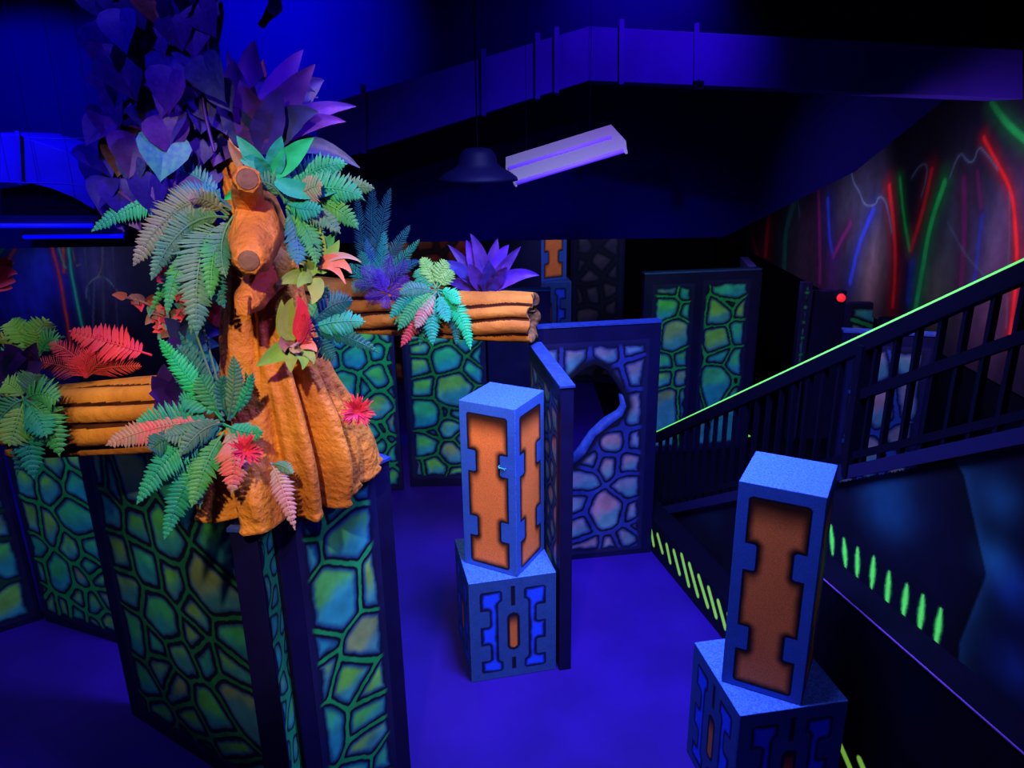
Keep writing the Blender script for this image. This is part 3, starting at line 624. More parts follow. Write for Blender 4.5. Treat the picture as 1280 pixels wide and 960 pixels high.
# ------------------------------------------------------------------ the sculpted tree
M_WOOD = mat('sculpted_wood', (.68, .24, .022), (.40, .115, .015), scale=5, rough=.6, bump=.75, bscale=34, spec=.3)
M_WOODP = mat('log_bark', (.66, .24, .03), (.46, .14, .02), scale=4, rough=.75, bump=.4, bscale=30, spec=.12)
M_CUT = mat('cut_wood', (.20, .10, .05), (.10, .045, .03), scale=14, rough=.7, bump=.3)
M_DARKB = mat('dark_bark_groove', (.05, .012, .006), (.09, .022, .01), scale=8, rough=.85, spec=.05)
def interp(t, xs, ys): return float(np.interp(t, xs, ys))
YC = 2.62
rows = [(-60, 246, 12), (0, 250, 12), (60, 254, 14), (110, 262, 17), (160, 276, 20), (210, 298, 24), (250, 314, 29), (290, 323, 36), (330, 327, 42), (370, 330, 47), (410, 334, 53), (450, 340, 57), (490, 347, 66), (530, 352, 80), (560, 356, 95), (600, 358, 112), (640, 358, 118)]
tab = [(-20, .20), (0, .19), (20, .24), (35, .33), (47, .38), (58, .34), (75, .26), (100, .22), (150, .24), (185, .29), (205, .34), (219, .31), (232, .19), (243, .27), (254, .30), (264, .24), (272, .15), (285, .17), (300, .20), (320, .20), (340, .20)]
ta = [t[0] for t in tab]; tr = [t[1] for t in tab]
NT = 144
zrow = []
for y, cx, hw in rows:
    p = at(cx, y, YC); zrow.append((p.z, p.x, hw*abs((p-Vector(_O)).length)/F*.97))
zrow = zrow[::-1]; ZZ = [q[0] for q in zrow]; XX = [q[1] for q in zrow]; RR = [q[2] for q in zrow]
c0 = (-.80, 2.60)
NG = Noise2(5)
CREASE = [(231, -.50, 7, 1.8, 2.12), (276, -.24, 5, 1.8, 2.35), (262, .10, 8, 1.8, 2.0), (292, .08, 8, 1.8, 2.4), (318, -.42, 7, 1.8, 2.6), (303, .10, 7, 1.8, 2.45), (338, .10, 8, 1.8, 2.35), (350, -.28, 6, 1.8, 2.3), (8, .06, 7, 1.8, 2.2), (22, -.18, 5, 1.8, 2.2), (212, .06, 8, 1.8, 2.1), (196, -.2, 6, 1.8, 2.4)]
def trunk_pt(z, k, nz):
    th = 2*math.pi*k/NT; deg = math.degrees(th) % 360
    if deg > 340: deg -= 360
    R = interp(z, ZZ, RR); cx = interp(z, ZZ, XX); cy = YC
    w = 1-min(1, max(0, (z-1.80)/.66)); w = w**1.8
    fl = .10*math.cos(5*th+1.1+.8*z) + .06*math.cos(11*th+2.0-1.4*z) + .05*math.cos(17*th+z*2)
    fl *= min(1, .35+max(0, 2.9-z)*.8)
    groove = -.34*math.exp(-((deg-262-10*(z-2.2))/9)**2)*max(0, min(1, (z-1.95)/.15))*max(0, min(1, (2.62-z)/.12))
    r1 = R*(1+fl+groove)
    rt = float(np.interp(deg, ta, tr))*(1+.05*math.cos(13*th+.5)+.03*math.cos(29*th))
    r = r1*(1-w)+rt*w; ccx = cx*(1-w)+c0[0]*w; ccy = cy*(1-w)+c0[1]*w
    for ca, dep, wid, z0, z1 in CREASE:
        dd = (deg-ca+180) % 360-180; up_ = max(0, min(1, (z1-z)/(.35*(z1-z0)+.01))) if z > z0 else 1
        r *= 1+dep*math.exp(-(dd/wid)**2)*up_
    r *= 1+.035*float(NG.one(np.array([th*9.]), np.array([z*14.]))[0]-.5)
    return Vector((ccx+r*math.cos(th), ccy+r*math.sin(th), z))
tree = thing('sculpted_tree', (c0[0], c0[1], 1.795), 'orange-brown sculpted tree trunk with flaring roots on the low wall', 'tree')
m = MB(); zs_ = [1.797]+[1.80+.012*i for i in range(12)]+list(np.linspace(1.955, ZZ[-1], 74)); vs = []; fs = []
for i, z in enumerate(zs_):
    for k in range(NT):
        p = trunk_pt(z, k, i)
        if z < 1.83:                                                 # rolled lip along the bottom of the roots
            e = .014*math.exp(-((z-1.808)/.010)**2); d = Vector((p.x-c0[0], p.y-c0[1], 0)).normalized(); p = p+d*e
        vs.append(p)
for i in range(len(zs_)-1):
    for k in range(NT): fs.append((i*NT+k, i*NT+(k+1) % NT, (i+1)*NT+(k+1) % NT, (i+1)*NT+k))
fs.append(tuple(range(NT))[::-1]); fs.append(tuple((len(zs_)-1)*NT+k for k in range(NT)))
m.add(vs, fs); m.build('trunk', M_WOOD, tree, smooth=True)
def stub(pts, rs, lab=None):
    m = MB(); P = smooth_poly3(pts, 2); r = list(np.interp(np.linspace(0, 1, len(P)), np.linspace(0, 1, len(rs)), rs))
    m.tube(P, r, 18, noise=lambda i, k: 1+.09*math.sin(k*2.3+i*.7)+.05*math.sin(k*5+i)); b = m.build('broken_branch', M_WOOD, tree, smooth=True)
    d = (P[-1]-P[-2]).normalized(); m = MB(); m.tube([P[-1]-d*.004, P[-1]+d*.004, P[-1]+d*.006], [r[-1]*.92, r[-1]*.80, r[-1]*.45], 16); m.build('cut_end', M_CUT, b)
def smooth_poly3(P, n=2):
    P = [V(p) for p in P]
    for _ in range(n):
        Q = [P[0]]
        for a, b in zip(P[:-1], P[1:]): Q += [a.lerp(b, .25), a.lerp(b, .75)]
        P = Q+[P[-1]]
    return P
stub([at(322, 300, 2.58), at(313, 262, 2.46), at(307, 228, 2.36), at(309, 224, 2.27)], [.062, .047, .042, .036])
stub([at(322, 262, 2.52), at(322, 292, 2.40), at(314, 318, 2.29), at(311, 326, 2.22)], [.060, .078, .060, .036])
stub([at(345, 330, 2.54), at(330, 348, 2.44), at(314, 372, 2.36), at(304, 384, 2.29)], [.07, .060, .045, .022])
m = MB(); m.bar(at(296, 376, 2.28), at(312, 372, 2.28), .03, .012); m.bar(at(304, 374, 2.27), at(304, 394, 2.27), .035, .028, up=(0, 1, 0)); m.build('snapped_twig', M_WOOD, tree, bevel=.004)

# ------------------------------------------------------------------ logs of ridged bark
def log(name, A, B, rA, rB, label, hollow, seed, nrid=9, N=90, NK=260):
    A, B = V(A), V(B); ax = (B-A).normalized(); up = (Vector((0, 0, 1))-ax*ax.z).normalized(); sd = ax.cross(up); n = Noise2(seed)
    t = thing(name, (A+B)/2-Vector((0, 0, (rA+rB)/2)), label, 'log')
    rid = np.cumsum(.6+np.random.default_rng(seed).random(nrid)); rid = rid/rid[-1]
    m = MB(); vs = []; fs = []; mi = []
    L = (B-A).length
    for i in range(N+1):
        f = i/N; r0 = rA+(rB-rA)*f
        for k in range(NK):
            a = k/NK; w = .075*(float(n.one(np.array([f*L*2.6+9]), np.array([a*6.]))[0])-.5) + .07*(float(n.one(np.array([f*L*1.1]), np.array([7.3]))[0])-.5)
            aa = (a+w) % 1; j = int(np.searchsorted(rid, aa)); lo = rid[j-1] if j > 0 else 0; hi = rid[min(j, nrid-1)]; q = (aa-lo)/max(1e-4, hi-lo)
            prof = math.sin(math.pi*min(1, max(0, q)))**.6
            r = r0*(.74+.26*prof+.03*(float(n.one(np.array([f*L*7]), np.array([a*30.]))[0])-.5)); mi.append(prof)
            th = 2*math.pi*a; e = .012*math.sin(a*40+seed) if i in (0, N) else 0
            vs.append(A+(B-A)*f+ax*e+(up*math.cos(th)+sd*math.sin(th))*r)
    m.cur = 0
    for i in range(N):
        for k in range(NK):
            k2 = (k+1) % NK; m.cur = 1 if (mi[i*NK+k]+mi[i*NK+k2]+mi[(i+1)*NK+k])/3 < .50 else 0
            fs.append((i*NK+k, i*NK+k2, (i+1)*NK+k2, (i+1)*NK+k)); m.m.append(m.cur)
    m.v = vs; m.f = fs
    if not hollow: m.f.append(tuple(N*NK+k for k in range(NK))); m.m.append(0)
    m.f.append(tuple(range(NK))[::-1]); m.m.append(0)
    m.build('bark', [M_WOODP, M_DARKB], t, smooth=True, fix=True)
    if hollow:
        e = MB(); base = [vs[N*NK+k] for k in range(NK)]; V2 = []; F2 = []
        for s_, dd in ((1, 0), (.90, .004), (.74, -.012), (.62, -.06), (.40, -.055), (.15, -.075), (.01, -.08)):
            V2 += [B+(p-B)*s_*(1+(.06*math.sin(k*.5+s_*20) if .1 < s_ < .95 else 0))+ax*dd for k, p in enumerate(base)]
        for i in range(6):
            for k in range(NK): F2.append((i*NK+k, i*NK+(k+1) % NK, (i+1)*NK+(k+1) % NK, (i+1)*NK+k))
        e.add(V2, F2); e.build('log_end', mat('log_end_wood', (.42, .19, .05), (.13, .06, .03), scale=12, rough=.7, bump=.3), t, smooth=True)
    return t
pe = at(667, 398, 4.60); ps_ = at(372, 378, 5.02)
log('bark_log', ps_, pe, .185, .158, 'long ridged orange log with a hollow end, reaching right behind the tree', True, 4)
log('bark_log', at(30, 530, 2.98), at(262, 512, 2.72), .150, .150, 'short ridged log at the left, lying on the low wall towards the trunk', False, 9, nrid=8)

# ------------------------------------------------------------------ plants
def leafm(name, c1, c2, rough=.5, scale=9): return mat(name, c1, c2, scale=scale, rough=rough, spec=.25, bump=.1, bscale=60)
L = dict(
 green=leafm('fern_green', (.02, .26, .09), (.08, .34, .08)), teal=leafm('fern_teal', (.012, .26, .16), (.03, .38, .17)), grey=leafm('fern_grey', (.12, .18, .11), (.20, .18, .16)),
 gteal=leafm('fern_grey_teal', (.04, .20, .13), (.11, .23, .12)), dteal=leafm('fern_dark_teal', (.008, .09, .10), (.02, .18, .14)), blue=leafm('fern_blue', (.02, .12, .30), (.04, .24, .26)),
 red=leafm('leaf_red', (.75, .04, .05), (.62, .03, .09)), dred=leafm('leaf_dark_red', (.34, .02, .02), (.5, .05, .03)), pink=leafm('leaf_pink', (.55, .22, .22), (.42, .30, .24)), pinkg=leafm('leaf_pink_green', (.62, .11, .12), (.14, .30, .16), scale=7),
 redg=leafm('leaf_red_green', (.66, .06, .06), (.22, .10, .06), scale=7),
 purple=leafm('leaf_purple', (.05, .015, .18), (.09, .025, .24)), dpurple=leafm('leaf_dark_purple', (.03, .008, .13), (.05, .012, .20)), violet=leafm('leaf_violet', (.045, .015, .36), (.12, .025, .40)), ypur=leafm('leaf_blue_purple', (.018, .010, .17), (.035, .025, .22)),
 yellow=leafm('leaf_yellow_green', (.30, .36, .06), (.20, .34, .07)), lime=leafm('leaf_lime', (.14, .40, .06), (.24, .44, .08)), emerald=leafm('leaf_emerald', (.01, .46, .15), (.02, .52, .19)), aqua=leafm('leaf_aqua', (.012, .26, .22), (.015, .36, .22)),
 vineb=leafm('vine_leaf_blue', (.008, .004, .16), (.014, .006, .26)), vinep=leafm('vine_leaf_purple', (.025, .006, .16), (.05, .010, .24)), orange=leafm('leaf_orange', (.55, .12, .06), (.62, .22, .12)), brown=leafm('leaf_brown', (.20, .09, .05), (.26, .12, .08)), navy=leafm('leaf_navy', (.015, .02, .11), (.03, .04, .18)), stem=leafm('stem_green', (.08, .22, .12), (.10, .16, .10)))
CAMP = Vector(_O)
def bez(a, b, c, n): return [a*(1-t)**2+b*(2*t*(1-t))+c*t*t for t in [i/n for i in range(n+1)]]
def frame(P, i, nh):
    t = (P[min(i+1, len(P)-1)]-P[max(i-1, 0)]).normalized(); n = (nh-t*nh.dot(t)).normalized(); return t, n, n.cross(t)
def frond_mesh(A, B, C, w, n=22, tilt=0, roll=0, lw=.30, droop=.25, fwd=.5, bare=.12, serr=True, prof='fern'):
    m = MB(); P = bez(A, B, C, n); mid = P[n//2]; nh = (CAMP-mid).normalized()
    ax = (C-A).normalized(); nh = Matrix.Rotation(roll, 3, ax) @ nh
    m.tube(P, [.0035*(1-.7*i/n)+.0008 for i in range(n+1)], 5)
    for i in range(1, n+1):
        f = i/n
        if f < bare: continue
        g = (f-bare)/(1-bare); t, nn, sd = frame(P, i, nh)
        ln = w*.5*(min(1, .35+g*2.2) if prof == 'fern' else 1)*(1-g**2.2)**.8+w*.03
        seg = (P[i]-P[i-1]).length; hw = seg*lw*1.55
        for s in (-1, 1):
            j = random.uniform(.86, 1.1); d = (sd*s+t*fwd*random.uniform(.8, 1.2)+nn*random.uniform(-.12, .1)).normalized(); l_ = ln*j
            side = d.cross(nn).normalized(); K = 5; vs = []; fs = []
            for q in range(K+1):
                x = q/K; ww = hw*(math.sin(math.pi*min(1, .16+x*.84))**.7)*(1.12 if (serr and q % 2) else .92); cpt = P[i]+d*(l_*x)-nn*(droop*l_*x*x)
                if q == K: vs.append(cpt)
                else: vs += [cpt-side*ww-nn*.0+t*0, cpt+nn*hw*.25, cpt+side*ww]
            for q in range(K-1):
                a = q*3; fs += [(a, a+1, a+4, a+3), (a+1, a+2, a+5, a+4)]
            a = (K-1)*3; fs += [(a, a+1, K*3), (a+1, a+2, K*3)]
            m.add(vs, fs)
    return m
def leaf_mesh(A, B, C, w, n=12, roll=0, fold=.22, wave=0, prof=.55, tipw=0):
    m = MB(); P = bez(A, B, C, n); nh = (CAMP-P[n//2]).normalized(); nh = Matrix.Rotation(roll, 3, (C-A).normalized()) @ nh; vs = []; fs = []
    for i in range(n+1):
        f = i/n; t, nn, sd = frame(P, i, nh); ww = w*.5*(math.sin(math.pi*f**prof)**.85 if 0 < f < 1 else (.10 if f == 0 else .01))+.0008
        for x in (-1, -.5, 0, .5, 1): vs.append(P[i]+sd*(ww*x)+nn*(abs(x)*ww*fold+wave*ww*math.sin(i*1.7+x*2)*abs(x)))
    for i in range(n):
        for k in range(4): a = i*5+k; fs.append((a, a+1, a+6, a+5))
    m.add(vs, fs); return m
def plant(name, base, label, cat, Y, fr, group=None, kind='frond'):
    """fr: pixel paths (x0, y0, x1, y1, x2, y2, width_px, colour, tip depth change, roll) for each frond or leaf"""
    t = thing(name, at(base[0], base[1], Y), label, cat, group)
    if kind == 'frond' and len(fr) > 5:                              # the shaded understorey of the clump
        for q in [q for q in fr if len(q) < 11]:
            j = lambda a: random.uniform(-a, a); S_ = math.hypot(q[4]-q[0], q[5]-q[1])*.16
            fr = fr+[(q[0]+j(3), q[1]+j(3), q[2]+j(S_), q[3]+j(S_), q[0]+(q[4]-q[0])*random.uniform(.62, .95)+j(S_*1.6), q[1]+(q[5]-q[1])*random.uniform(.62, .95)+j(S_*1.6), q[6]*random.uniform(.6, .95), random.choice(['dteal', 'teal', 'green', 'blue', 'dteal', 'gteal']), (q[8] if len(q) > 8 else -.08)+random.uniform(.02, .09))]
    for q in fr:
        x0, y0, x1, y1, x2, y2, w, c = q[:8]; dy = q[8] if len(q) > 8 else -.08; ro = q[9] if len(q) > 9 else random.uniform(-.35, .35); kd = q[10] if len(q) > 10 else kind
        A, B, C = at(x0, y0, Y), at(x1, y1, Y+dy*.6), at(x2, y2, Y+dy); W_ = w*(B-CAMP).length/F
        Lp = math.hypot(x1-x0, y1-y0)+math.hypot(x2-x1, y2-y1)
        if kd == 'frond': frond_mesh(A, B, C, W_*1.08, n=max(11, int(Lp/5.0 if Y < 4 else Lp/3.6)), roll=ro).build('frond', L[c], t, fix=False)
        elif kd == 'spiky': frond_mesh(A, B, C, W_*1.05, n=max(12, int(Lp/2.6)), roll=ro, lw=.16, fwd=.8, bare=.08, prof='s', serr=False).build('frond', L[c], t, fix=False)
        elif kd == 'leaf': leaf_mesh(A, B, C, W_, roll=ro).build('leaf', L[c], t, smooth=True, fix=False)
        elif kd == 'strap': leaf_mesh(A, B, C, W_, roll=ro, prof=.75, fold=.35, wave=.12).build('leaf', L[c], t, smooth=True, fix=False)
        elif kd == 'stem': m = MB(); m.tube(bez(A, B, C, 10), max(.002, W_*.5), 6); m.build('stem', L[c], t, smooth=True)
    return t
def rosette(name, x, y, Y, r, n, label, c, cat='flower', face=None, wid=.16):
    """a spiky flower head: thin pointed petals round a centre"""
    t = thing(name, at(x, y, Y), label, cat); p = at(x, y, Y); f = (face or (CAMP-p)).normalized(); u = f.orthogonal().normalized(); v = f.cross(u); R_ = r*(p-CAMP).length/F
    m = MB()
    for k in range(n):
        a = random.uniform(0, 2*math.pi); el = random.uniform(.05, 1.0); d = ((u*math.cos(a)+v*math.sin(a))*math.cos(el)+f*math.sin(el)); q = p+d*R_*random.uniform(.75, 1.05)
        leaf_ = leaf_mesh(p, p.lerp(q, .5)+f*.1*R_, q, R_*wid, n=5, prof=.6); m.add(leaf_.v, leaf_.f)
    m.build('petals', L[c], t, fix=False); m = MB(); m.tube([p-f*.02, p+f*R_*.12, p+f*R_*.2], [R_*.12, R_*.14, R_*.03], 8); m.build('flower_centre', L['dred'], t, smooth=True)
    return t

# -- ferns round the trunk
plant('hanging_fern', (285, 270), 'large grey-green fern drooping left of the upper trunk', 'fern', 2.42, [
 (290, 262, 225, 222, 168, 330, 56, 'grey', -.12, .2), (288, 262, 205, 218, 116, 288, 44, 'teal', -.02, .3), (285, 272, 225, 260, 190, 348, 44, 'gteal', -.14), (286, 268, 252, 240, 236, 250, 26, 'grey', -.1),
 (280, 282, 240, 285, 246, 416, 66, 'gteal', -.16, 0), (272, 296, 215, 312, 209, 392, 30, 'green', -.14), (284, 282, 262, 300, 264, 372, 36, 'green', -.14), (292, 270, 268, 300, 282, 345, 34, 'gteal', -.10), (280, 258, 250, 210, 208, 212, 30, 'blue', .02),
 (290, 290, 300, 280, 330, 318, 30, 'dteal', .02), (265, 300, 250, 330, 256, 402, 34, 'teal', -.10)])
plant('spreading_fern', (365, 245), 'teal green fern fanning right of the upper trunk', 'fern', 2.46, [
 (362, 250, 405, 222, 452, 246, 46, 'teal', -.08, .1), (362, 252, 410, 240, 447, 285, 40, 'green', -.06), (360, 255, 395, 250, 424, 290, 40, 'gteal', -.06), (358, 250, 380, 205, 432, 205, 42, 'teal', .0), (355, 250, 340, 222, 318, 228, 34, 'gteal', -.05),
 (360, 255, 372, 262, 402, 262, 34, 'aqua', -.08), (356, 252, 350, 225, 352, 215, 30, 'green', -.02), (362, 240, 395, 215, 455, 250, 30, 'green', -.02), (358, 262, 375, 290, 372, 330, 40, 'blue', -.08), (358, 258, 395, 285, 395, 330, 32, 'green', -.08), (366, 250, 385, 232, 402, 232, 40, 'pinkg', -.1)])
plant('base_fern', (275, 525), 'large mixed green and pink fern spilling over the front roots', 'fern', 2.34, [
 (275, 530, 220, 540, 172, 628, 50, 'teal', -.14), (277, 535, 236, 580, 206, 672, 44, 'teal', -.12), (275, 528, 200, 525, 134, 556, 46, 'pinkg', -.10, .1), (278, 525, 232, 470, 200, 424, 32, 'emerald', -.02), (280, 520, 250, 470, 222, 432, 44, 'dteal', .06),
 (285, 525, 296, 480, 292, 446, 26, 'gteal', -.04), (290, 522, 312, 490, 316, 466, 16, 'teal', -.04), (285, 535, 298, 560, 290, 614, 48, 'pinkg', -.12, .0), (272, 525, 235, 545, 205, 545, 36, 'gteal', -.12), (278, 520, 240, 490, 225, 500, 40, 'teal', -.02),
 (280, 540, 255, 575, 240, 632, 40, 'green', -.13), (275, 520, 262, 490, 250, 470, 40, 'green', -.03), (285, 520, 270, 495, 280, 470, 30, 'dteal', .0), (280, 530, 310, 545, 328, 540, 26, 'teal', -.06), (276, 530, 250, 530, 225, 570, 34, 'gteal', -.12), (280, 512, 252, 440, 238, 395, 3, 'stem', .05, 0, 'stem'), (282, 512, 262, 440, 252, 400, 3, 'stem', .05, 0, 'stem')])
plant('pink_fern_tip', (342, 582), 'single pinkish fern frond hanging below the right front root', 'fern', 2.33, [(338, 578, 352, 600, 368, 660, 30, 'pink', -.05, .1), (340, 580, 356, 580, 366, 592, 18, 'gteal', -.05)])
plant('side_fern', (385, 412), 'teal fern sticking out right of the trunk below the log', 'fern', 2.44, [
 (383, 412, 410, 375, 440, 376, 44, 'dteal', .05, .1), (384, 412, 420, 398, 455, 402, 40, 'teal', .04), (385, 414, 425, 412, 472, 440, 28, 'dteal', .04), (384, 410, 396, 380, 410, 358, 24, 'green', .04), (386, 416, 405, 440, 418, 448, 30, 'dteal', .02)])
# -- left bed
plant('red_fern', (108, 470), 'red fern standing above the left log', 'fern', 2.86, [
 (190, 444, 140, 428, 88, 414, 50, 'red', .02, .2, 'frond'), (108, 470, 95, 435, 62, 430, 34, 'red', .0, .2, 'spiky'), (108, 470, 108, 435, 128, 420, 30, 'red', .02, .2, 'spiky'), (108, 472, 122, 450, 148, 442, 34, 'dred', .0, .2, 'spiky'), (106, 470, 85, 455, 40, 452, 34, 'dred', .02, .2, 'spiky'), (110, 470, 130, 455, 176, 458, 34, 'dred', .03, .2, 'spiky'), (106, 472, 105, 455, 112, 440, 34, 'red', -.02, .1, 'spiky'), (108, 472, 98, 460, 92, 448, 30, 'red', -.03, .1, 'spiky')])
plant('green_fern', (45, 440), 'small bright green fern at the left edge above the purple leaves', 'fern', 2.95, [
 (48, 445, 40, 415, 60, 400, 38, 'lime', .0), (45, 445, 25, 420, -4, 425, 36, 'yellow', .0), (45, 445, 20, 405, 12, 402, 34, 'lime', .02), (48, 445, 58, 420, 72, 425, 36, 'green', -.02), (42, 448, 20, 440, -5, 448, 34, 'green', -.02), (46, 448, 50, 430, 44, 412, 34, 'lime', -.02)])
plant('curly_fern', (30, 500), 'curly deep green fern over the left end of the left log', 'fern', 2.66, [
 (30, 500, 15, 500, -12, 540, 48, 'green', -.05), (30, 500, 30, 530, 42, 596, 44, 'teal', -.06), (32, 500, 60, 510, 74, 568, 44, 'green', -.05), (30, 500, 50, 485, 72, 500, 44, 'green', -.02), (30, 500, 22, 480, 4, 478, 40, 'lime', .0), (30, 502, 20, 530, 12, 556, 46, 'lime', -.08), (32, 500, 42, 475, 44, 468, 36, 'gteal', .02), (32, 502, 48, 520, 58, 545, 40, 'teal', -.07), (28, 500, 0, 510, -14, 520, 40, 'gteal', -.04)])
plant('purple_foliage', (25, 470), 'clump of dark purple leaves at the left picture edge', 'plant', 2.82, [
 (25, 470, 20, 440, 5, 430, 26, 'dpurple'), (25, 470, 35, 445, 45, 428, 24, 'purple'), (25, 470, 8, 460, -10, 450, 28, 'dpurple'), (25, 470, 40, 460, 54, 452, 24, 'purple'), (22, 475, 10, 480, 0, 492, 26, 'dpurple'), (28, 472, 28, 455, 22, 440, 24, 'violet'), (28, 476, 45, 480, 55, 476, 22, 'purple'), (20, 470, 0, 445, -8, 436, 24, 'purple'), (26, 478, 30, 490, 28, 505, 24, 'dpurple'), (24, 470, 12, 455, 12, 440, 22, 'navy'), (30, 470, 44, 452, 38, 440, 20, 'dpurple')], kind='leaf')
plant('purple_foliage', (215, 500), 'dark purple round leaves behind the base fern, at the left log end', 'plant', 2.50, [
 (215, 500, 200, 480, 190, 470, 26, 'dpurple'), (215, 500, 205, 505, 192, 512, 28, 'dpurple'), (218, 500, 225, 480, 222, 462, 26, 'dpurple'), (220, 500, 238, 500, 250, 512, 28, 'dpurple'), (215, 502, 212, 520, 220, 528, 26, 'dpurple'), (212, 498, 205, 470, 205, 455, 24, 'purple'), (222, 498, 240, 480, 246, 466, 24, 'navy'), (216, 500, 200, 492, 186, 492, 24, 'dpurple')], kind='leaf')
rl = random.Random(4); sprays = []
for bx, by, cx, cy, ex, ey in ((228, 420, 205, 380, 158, 372), (235, 415, 215, 395, 190, 392), (238, 430, 222, 412, 208, 412), (244, 410, 226, 385, 222, 362)):
    sprays.append((bx, by, cx, cy, ex, ey, 3, 'brown', -.03, 0, 'stem'))
    for k in range(15):
        f = .12+.88*k/14; x = bx*(1-f)**2+2*cx*f*(1-f)+ex*f*f; y = by*(1-f)**2+2*cy*f*(1-f)+ey*f*f; a = rl.uniform(0, 6.28); r = rl.uniform(12, 19)
        sprays.append((x, y, x+r*.5*math.cos(a)-2, y+r*.5*math.sin(a)-3, x+r*math.cos(a)-3, y+r*math.sin(a), rl.uniform(8, 12), rl.choice(['dred', 'dred', 'redg', 'red', 'brown', 'orange', 'gteal']), -.04))
plant('red_foliage', (235, 420), 'small-leaved dark red and orange sprays left of the trunk under the hanging fern', 'plant', 2.95, sprays, kind='leaf')
plant('red_croton', (268, 380), 'bright red leaf spray between the hanging fern and the trunk', 'plant', 2.72, [
 (268, 400, 262, 370, 256, 345, 14, 'red'), (268, 400, 272, 360, 276, 330, 14, 'red'), (270, 400, 280, 375, 284, 350, 14, 'red'), (268, 400, 256, 385, 246, 372, 14, 'dred'), (268, 380, 264, 340, 262, 310, 14, 'dred'), (270, 360, 280, 330, 278, 300, 14, 'red'), (262, 300, 250, 280, 240, 278, 14, 'dred'), (266, 405, 276, 395, 286, 392, 14, 'red'), (266, 290, 262, 270, 258, 258, 14, 'red'), (272, 390, 262, 380, 258, 360, 12, 'orange')], kind='leaf')
plant('red_bromeliad', (195, 335), 'small red leaf tuft seen through the gap in the hanging fern', 'plant', 2.9, [(205, 345, 196, 330, 192, 318, 14, 'red'), (205, 345, 195, 340, 188, 334, 14, 'red'), (205, 345, 200, 325, 204, 318, 12, 'red'), (205, 346, 198, 350, 196, 352, 12, 'red'), (205, 345, 208, 380, 214, 430, 3, 'stem', .0, 0, 'stem')], kind='leaf')
plant('red_bromeliad', (-5, 345), 'red spiky leaf tuft cut by the left picture edge', 'plant', 3.3, [(-8, 350, 5, 335, 22, 342, 18, 'red'), (-8, 350, 5, 325, 18, 328, 18, 'dred'), (-8, 350, 8, 350, 20, 352, 18, 'red'), (-8, 350, 0, 330, 8, 320, 18, 'dred'), (-8, 352, 5, 358, 16, 360, 16, 'red'), (-8, 350, -14, 420, -12, 535, 4, 'stem', .0, 0, 'stem')], kind='leaf')
plant('dark_shrub', (232, 415), 'dark blue-green leaves in the shade behind the base fern', 'plant', 2.85, [
 (232, 430, 220, 405, 205, 398, 22, 'navy'), (232, 430, 245, 405, 262, 400, 22, 'dteal'), (232, 430, 236, 400, 240, 385, 20, 'navy'), (234, 430, 255, 425, 275, 432, 24, 'blue'), (230, 432, 212, 430, 200, 436, 22, 'dpurple'), (234, 440, 258, 450, 276, 470, 26, 'dteal'), (232, 440, 240, 460, 245, 480, 24, 'blue'), (236, 430, 262, 410, 278, 418, 20, 'ypur')], kind='leaf')
# -- top of the trunk
plant('purple_agave', (325, 190), 'large purple-blue broad-leaved rosette at the top of the trunk', 'plant', 2.52, [
 (322, 190, 305, 110, 318, 50, 40, 'violet', .06), (322, 192, 288, 120, 292, 74, 38, 'ypur', .0), (326, 190, 340, 110, 379, 62, 34, 'violet', .0), (326, 192, 350, 125, 394, 80, 36, 'purple', -.04), (328, 190, 360, 140, 398, 140, 34, 'navy', -.08), (328, 188, 375, 130, 445, 133, 24, 'violet', -.02), (328, 186, 380, 142, 432, 152, 22, 'violet', -.05),
 (322, 190, 300, 150, 270, 128, 34, 'navy', -.06), (322, 190, 318, 140, 300, 100, 40, 'purple', -.06), (326, 192, 340, 150, 352, 110, 38, 'ypur', -.10), (330, 190, 390, 165, 450, 210, 22, 'navy', -.02), (328, 188, 375, 105, 405, 100, 30, 'ypur', .12), (326, 188, 365, 100, 398, 122, 30, 'ypur', .10), (320, 195, 300, 170, 282, 158, 26, 'pink', -.02), (320, 190, 290, 110, 284, 62, 14, 'violet', .06)], kind='strap')
plant('emerald_leaves', (345, 215), 'bright emerald sword leaves under the purple rosette', 'plant', 2.44, [
 (340, 222, 365, 190, 392, 172, 24, 'emerald', -.04), (342, 220, 345, 195, 352, 170, 22, 'aqua', -.04), (338, 222, 320, 200, 300, 200, 22, 'aqua', -.02), (342, 224, 375, 245, 420, 240, 20, 'aqua', -.04), (338, 220, 310, 190, 296, 170, 18, 'teal', -.02), (336, 222, 318, 215, 312, 180, 16, 'dteal', .0), (330, 220, 300, 210, 285, 175, 16, 'brown', .02), (342, 218, 362, 200, 376, 178, 20, 'teal', .02), (335, 224, 305, 232, 280, 250, 18, 'emerald', .0), (336, 220, 326, 205, 318, 196, 16, 'aqua', -.06)], kind='strap')
plant('pale_bulb_flower', (328, 80), 'tiny white bud glinting among the purple rosette leaves', 'flower', 2.6, [(328, 100, 327, 88, 329, 74, 9, 'pink', 0, 0, 'leaf')])
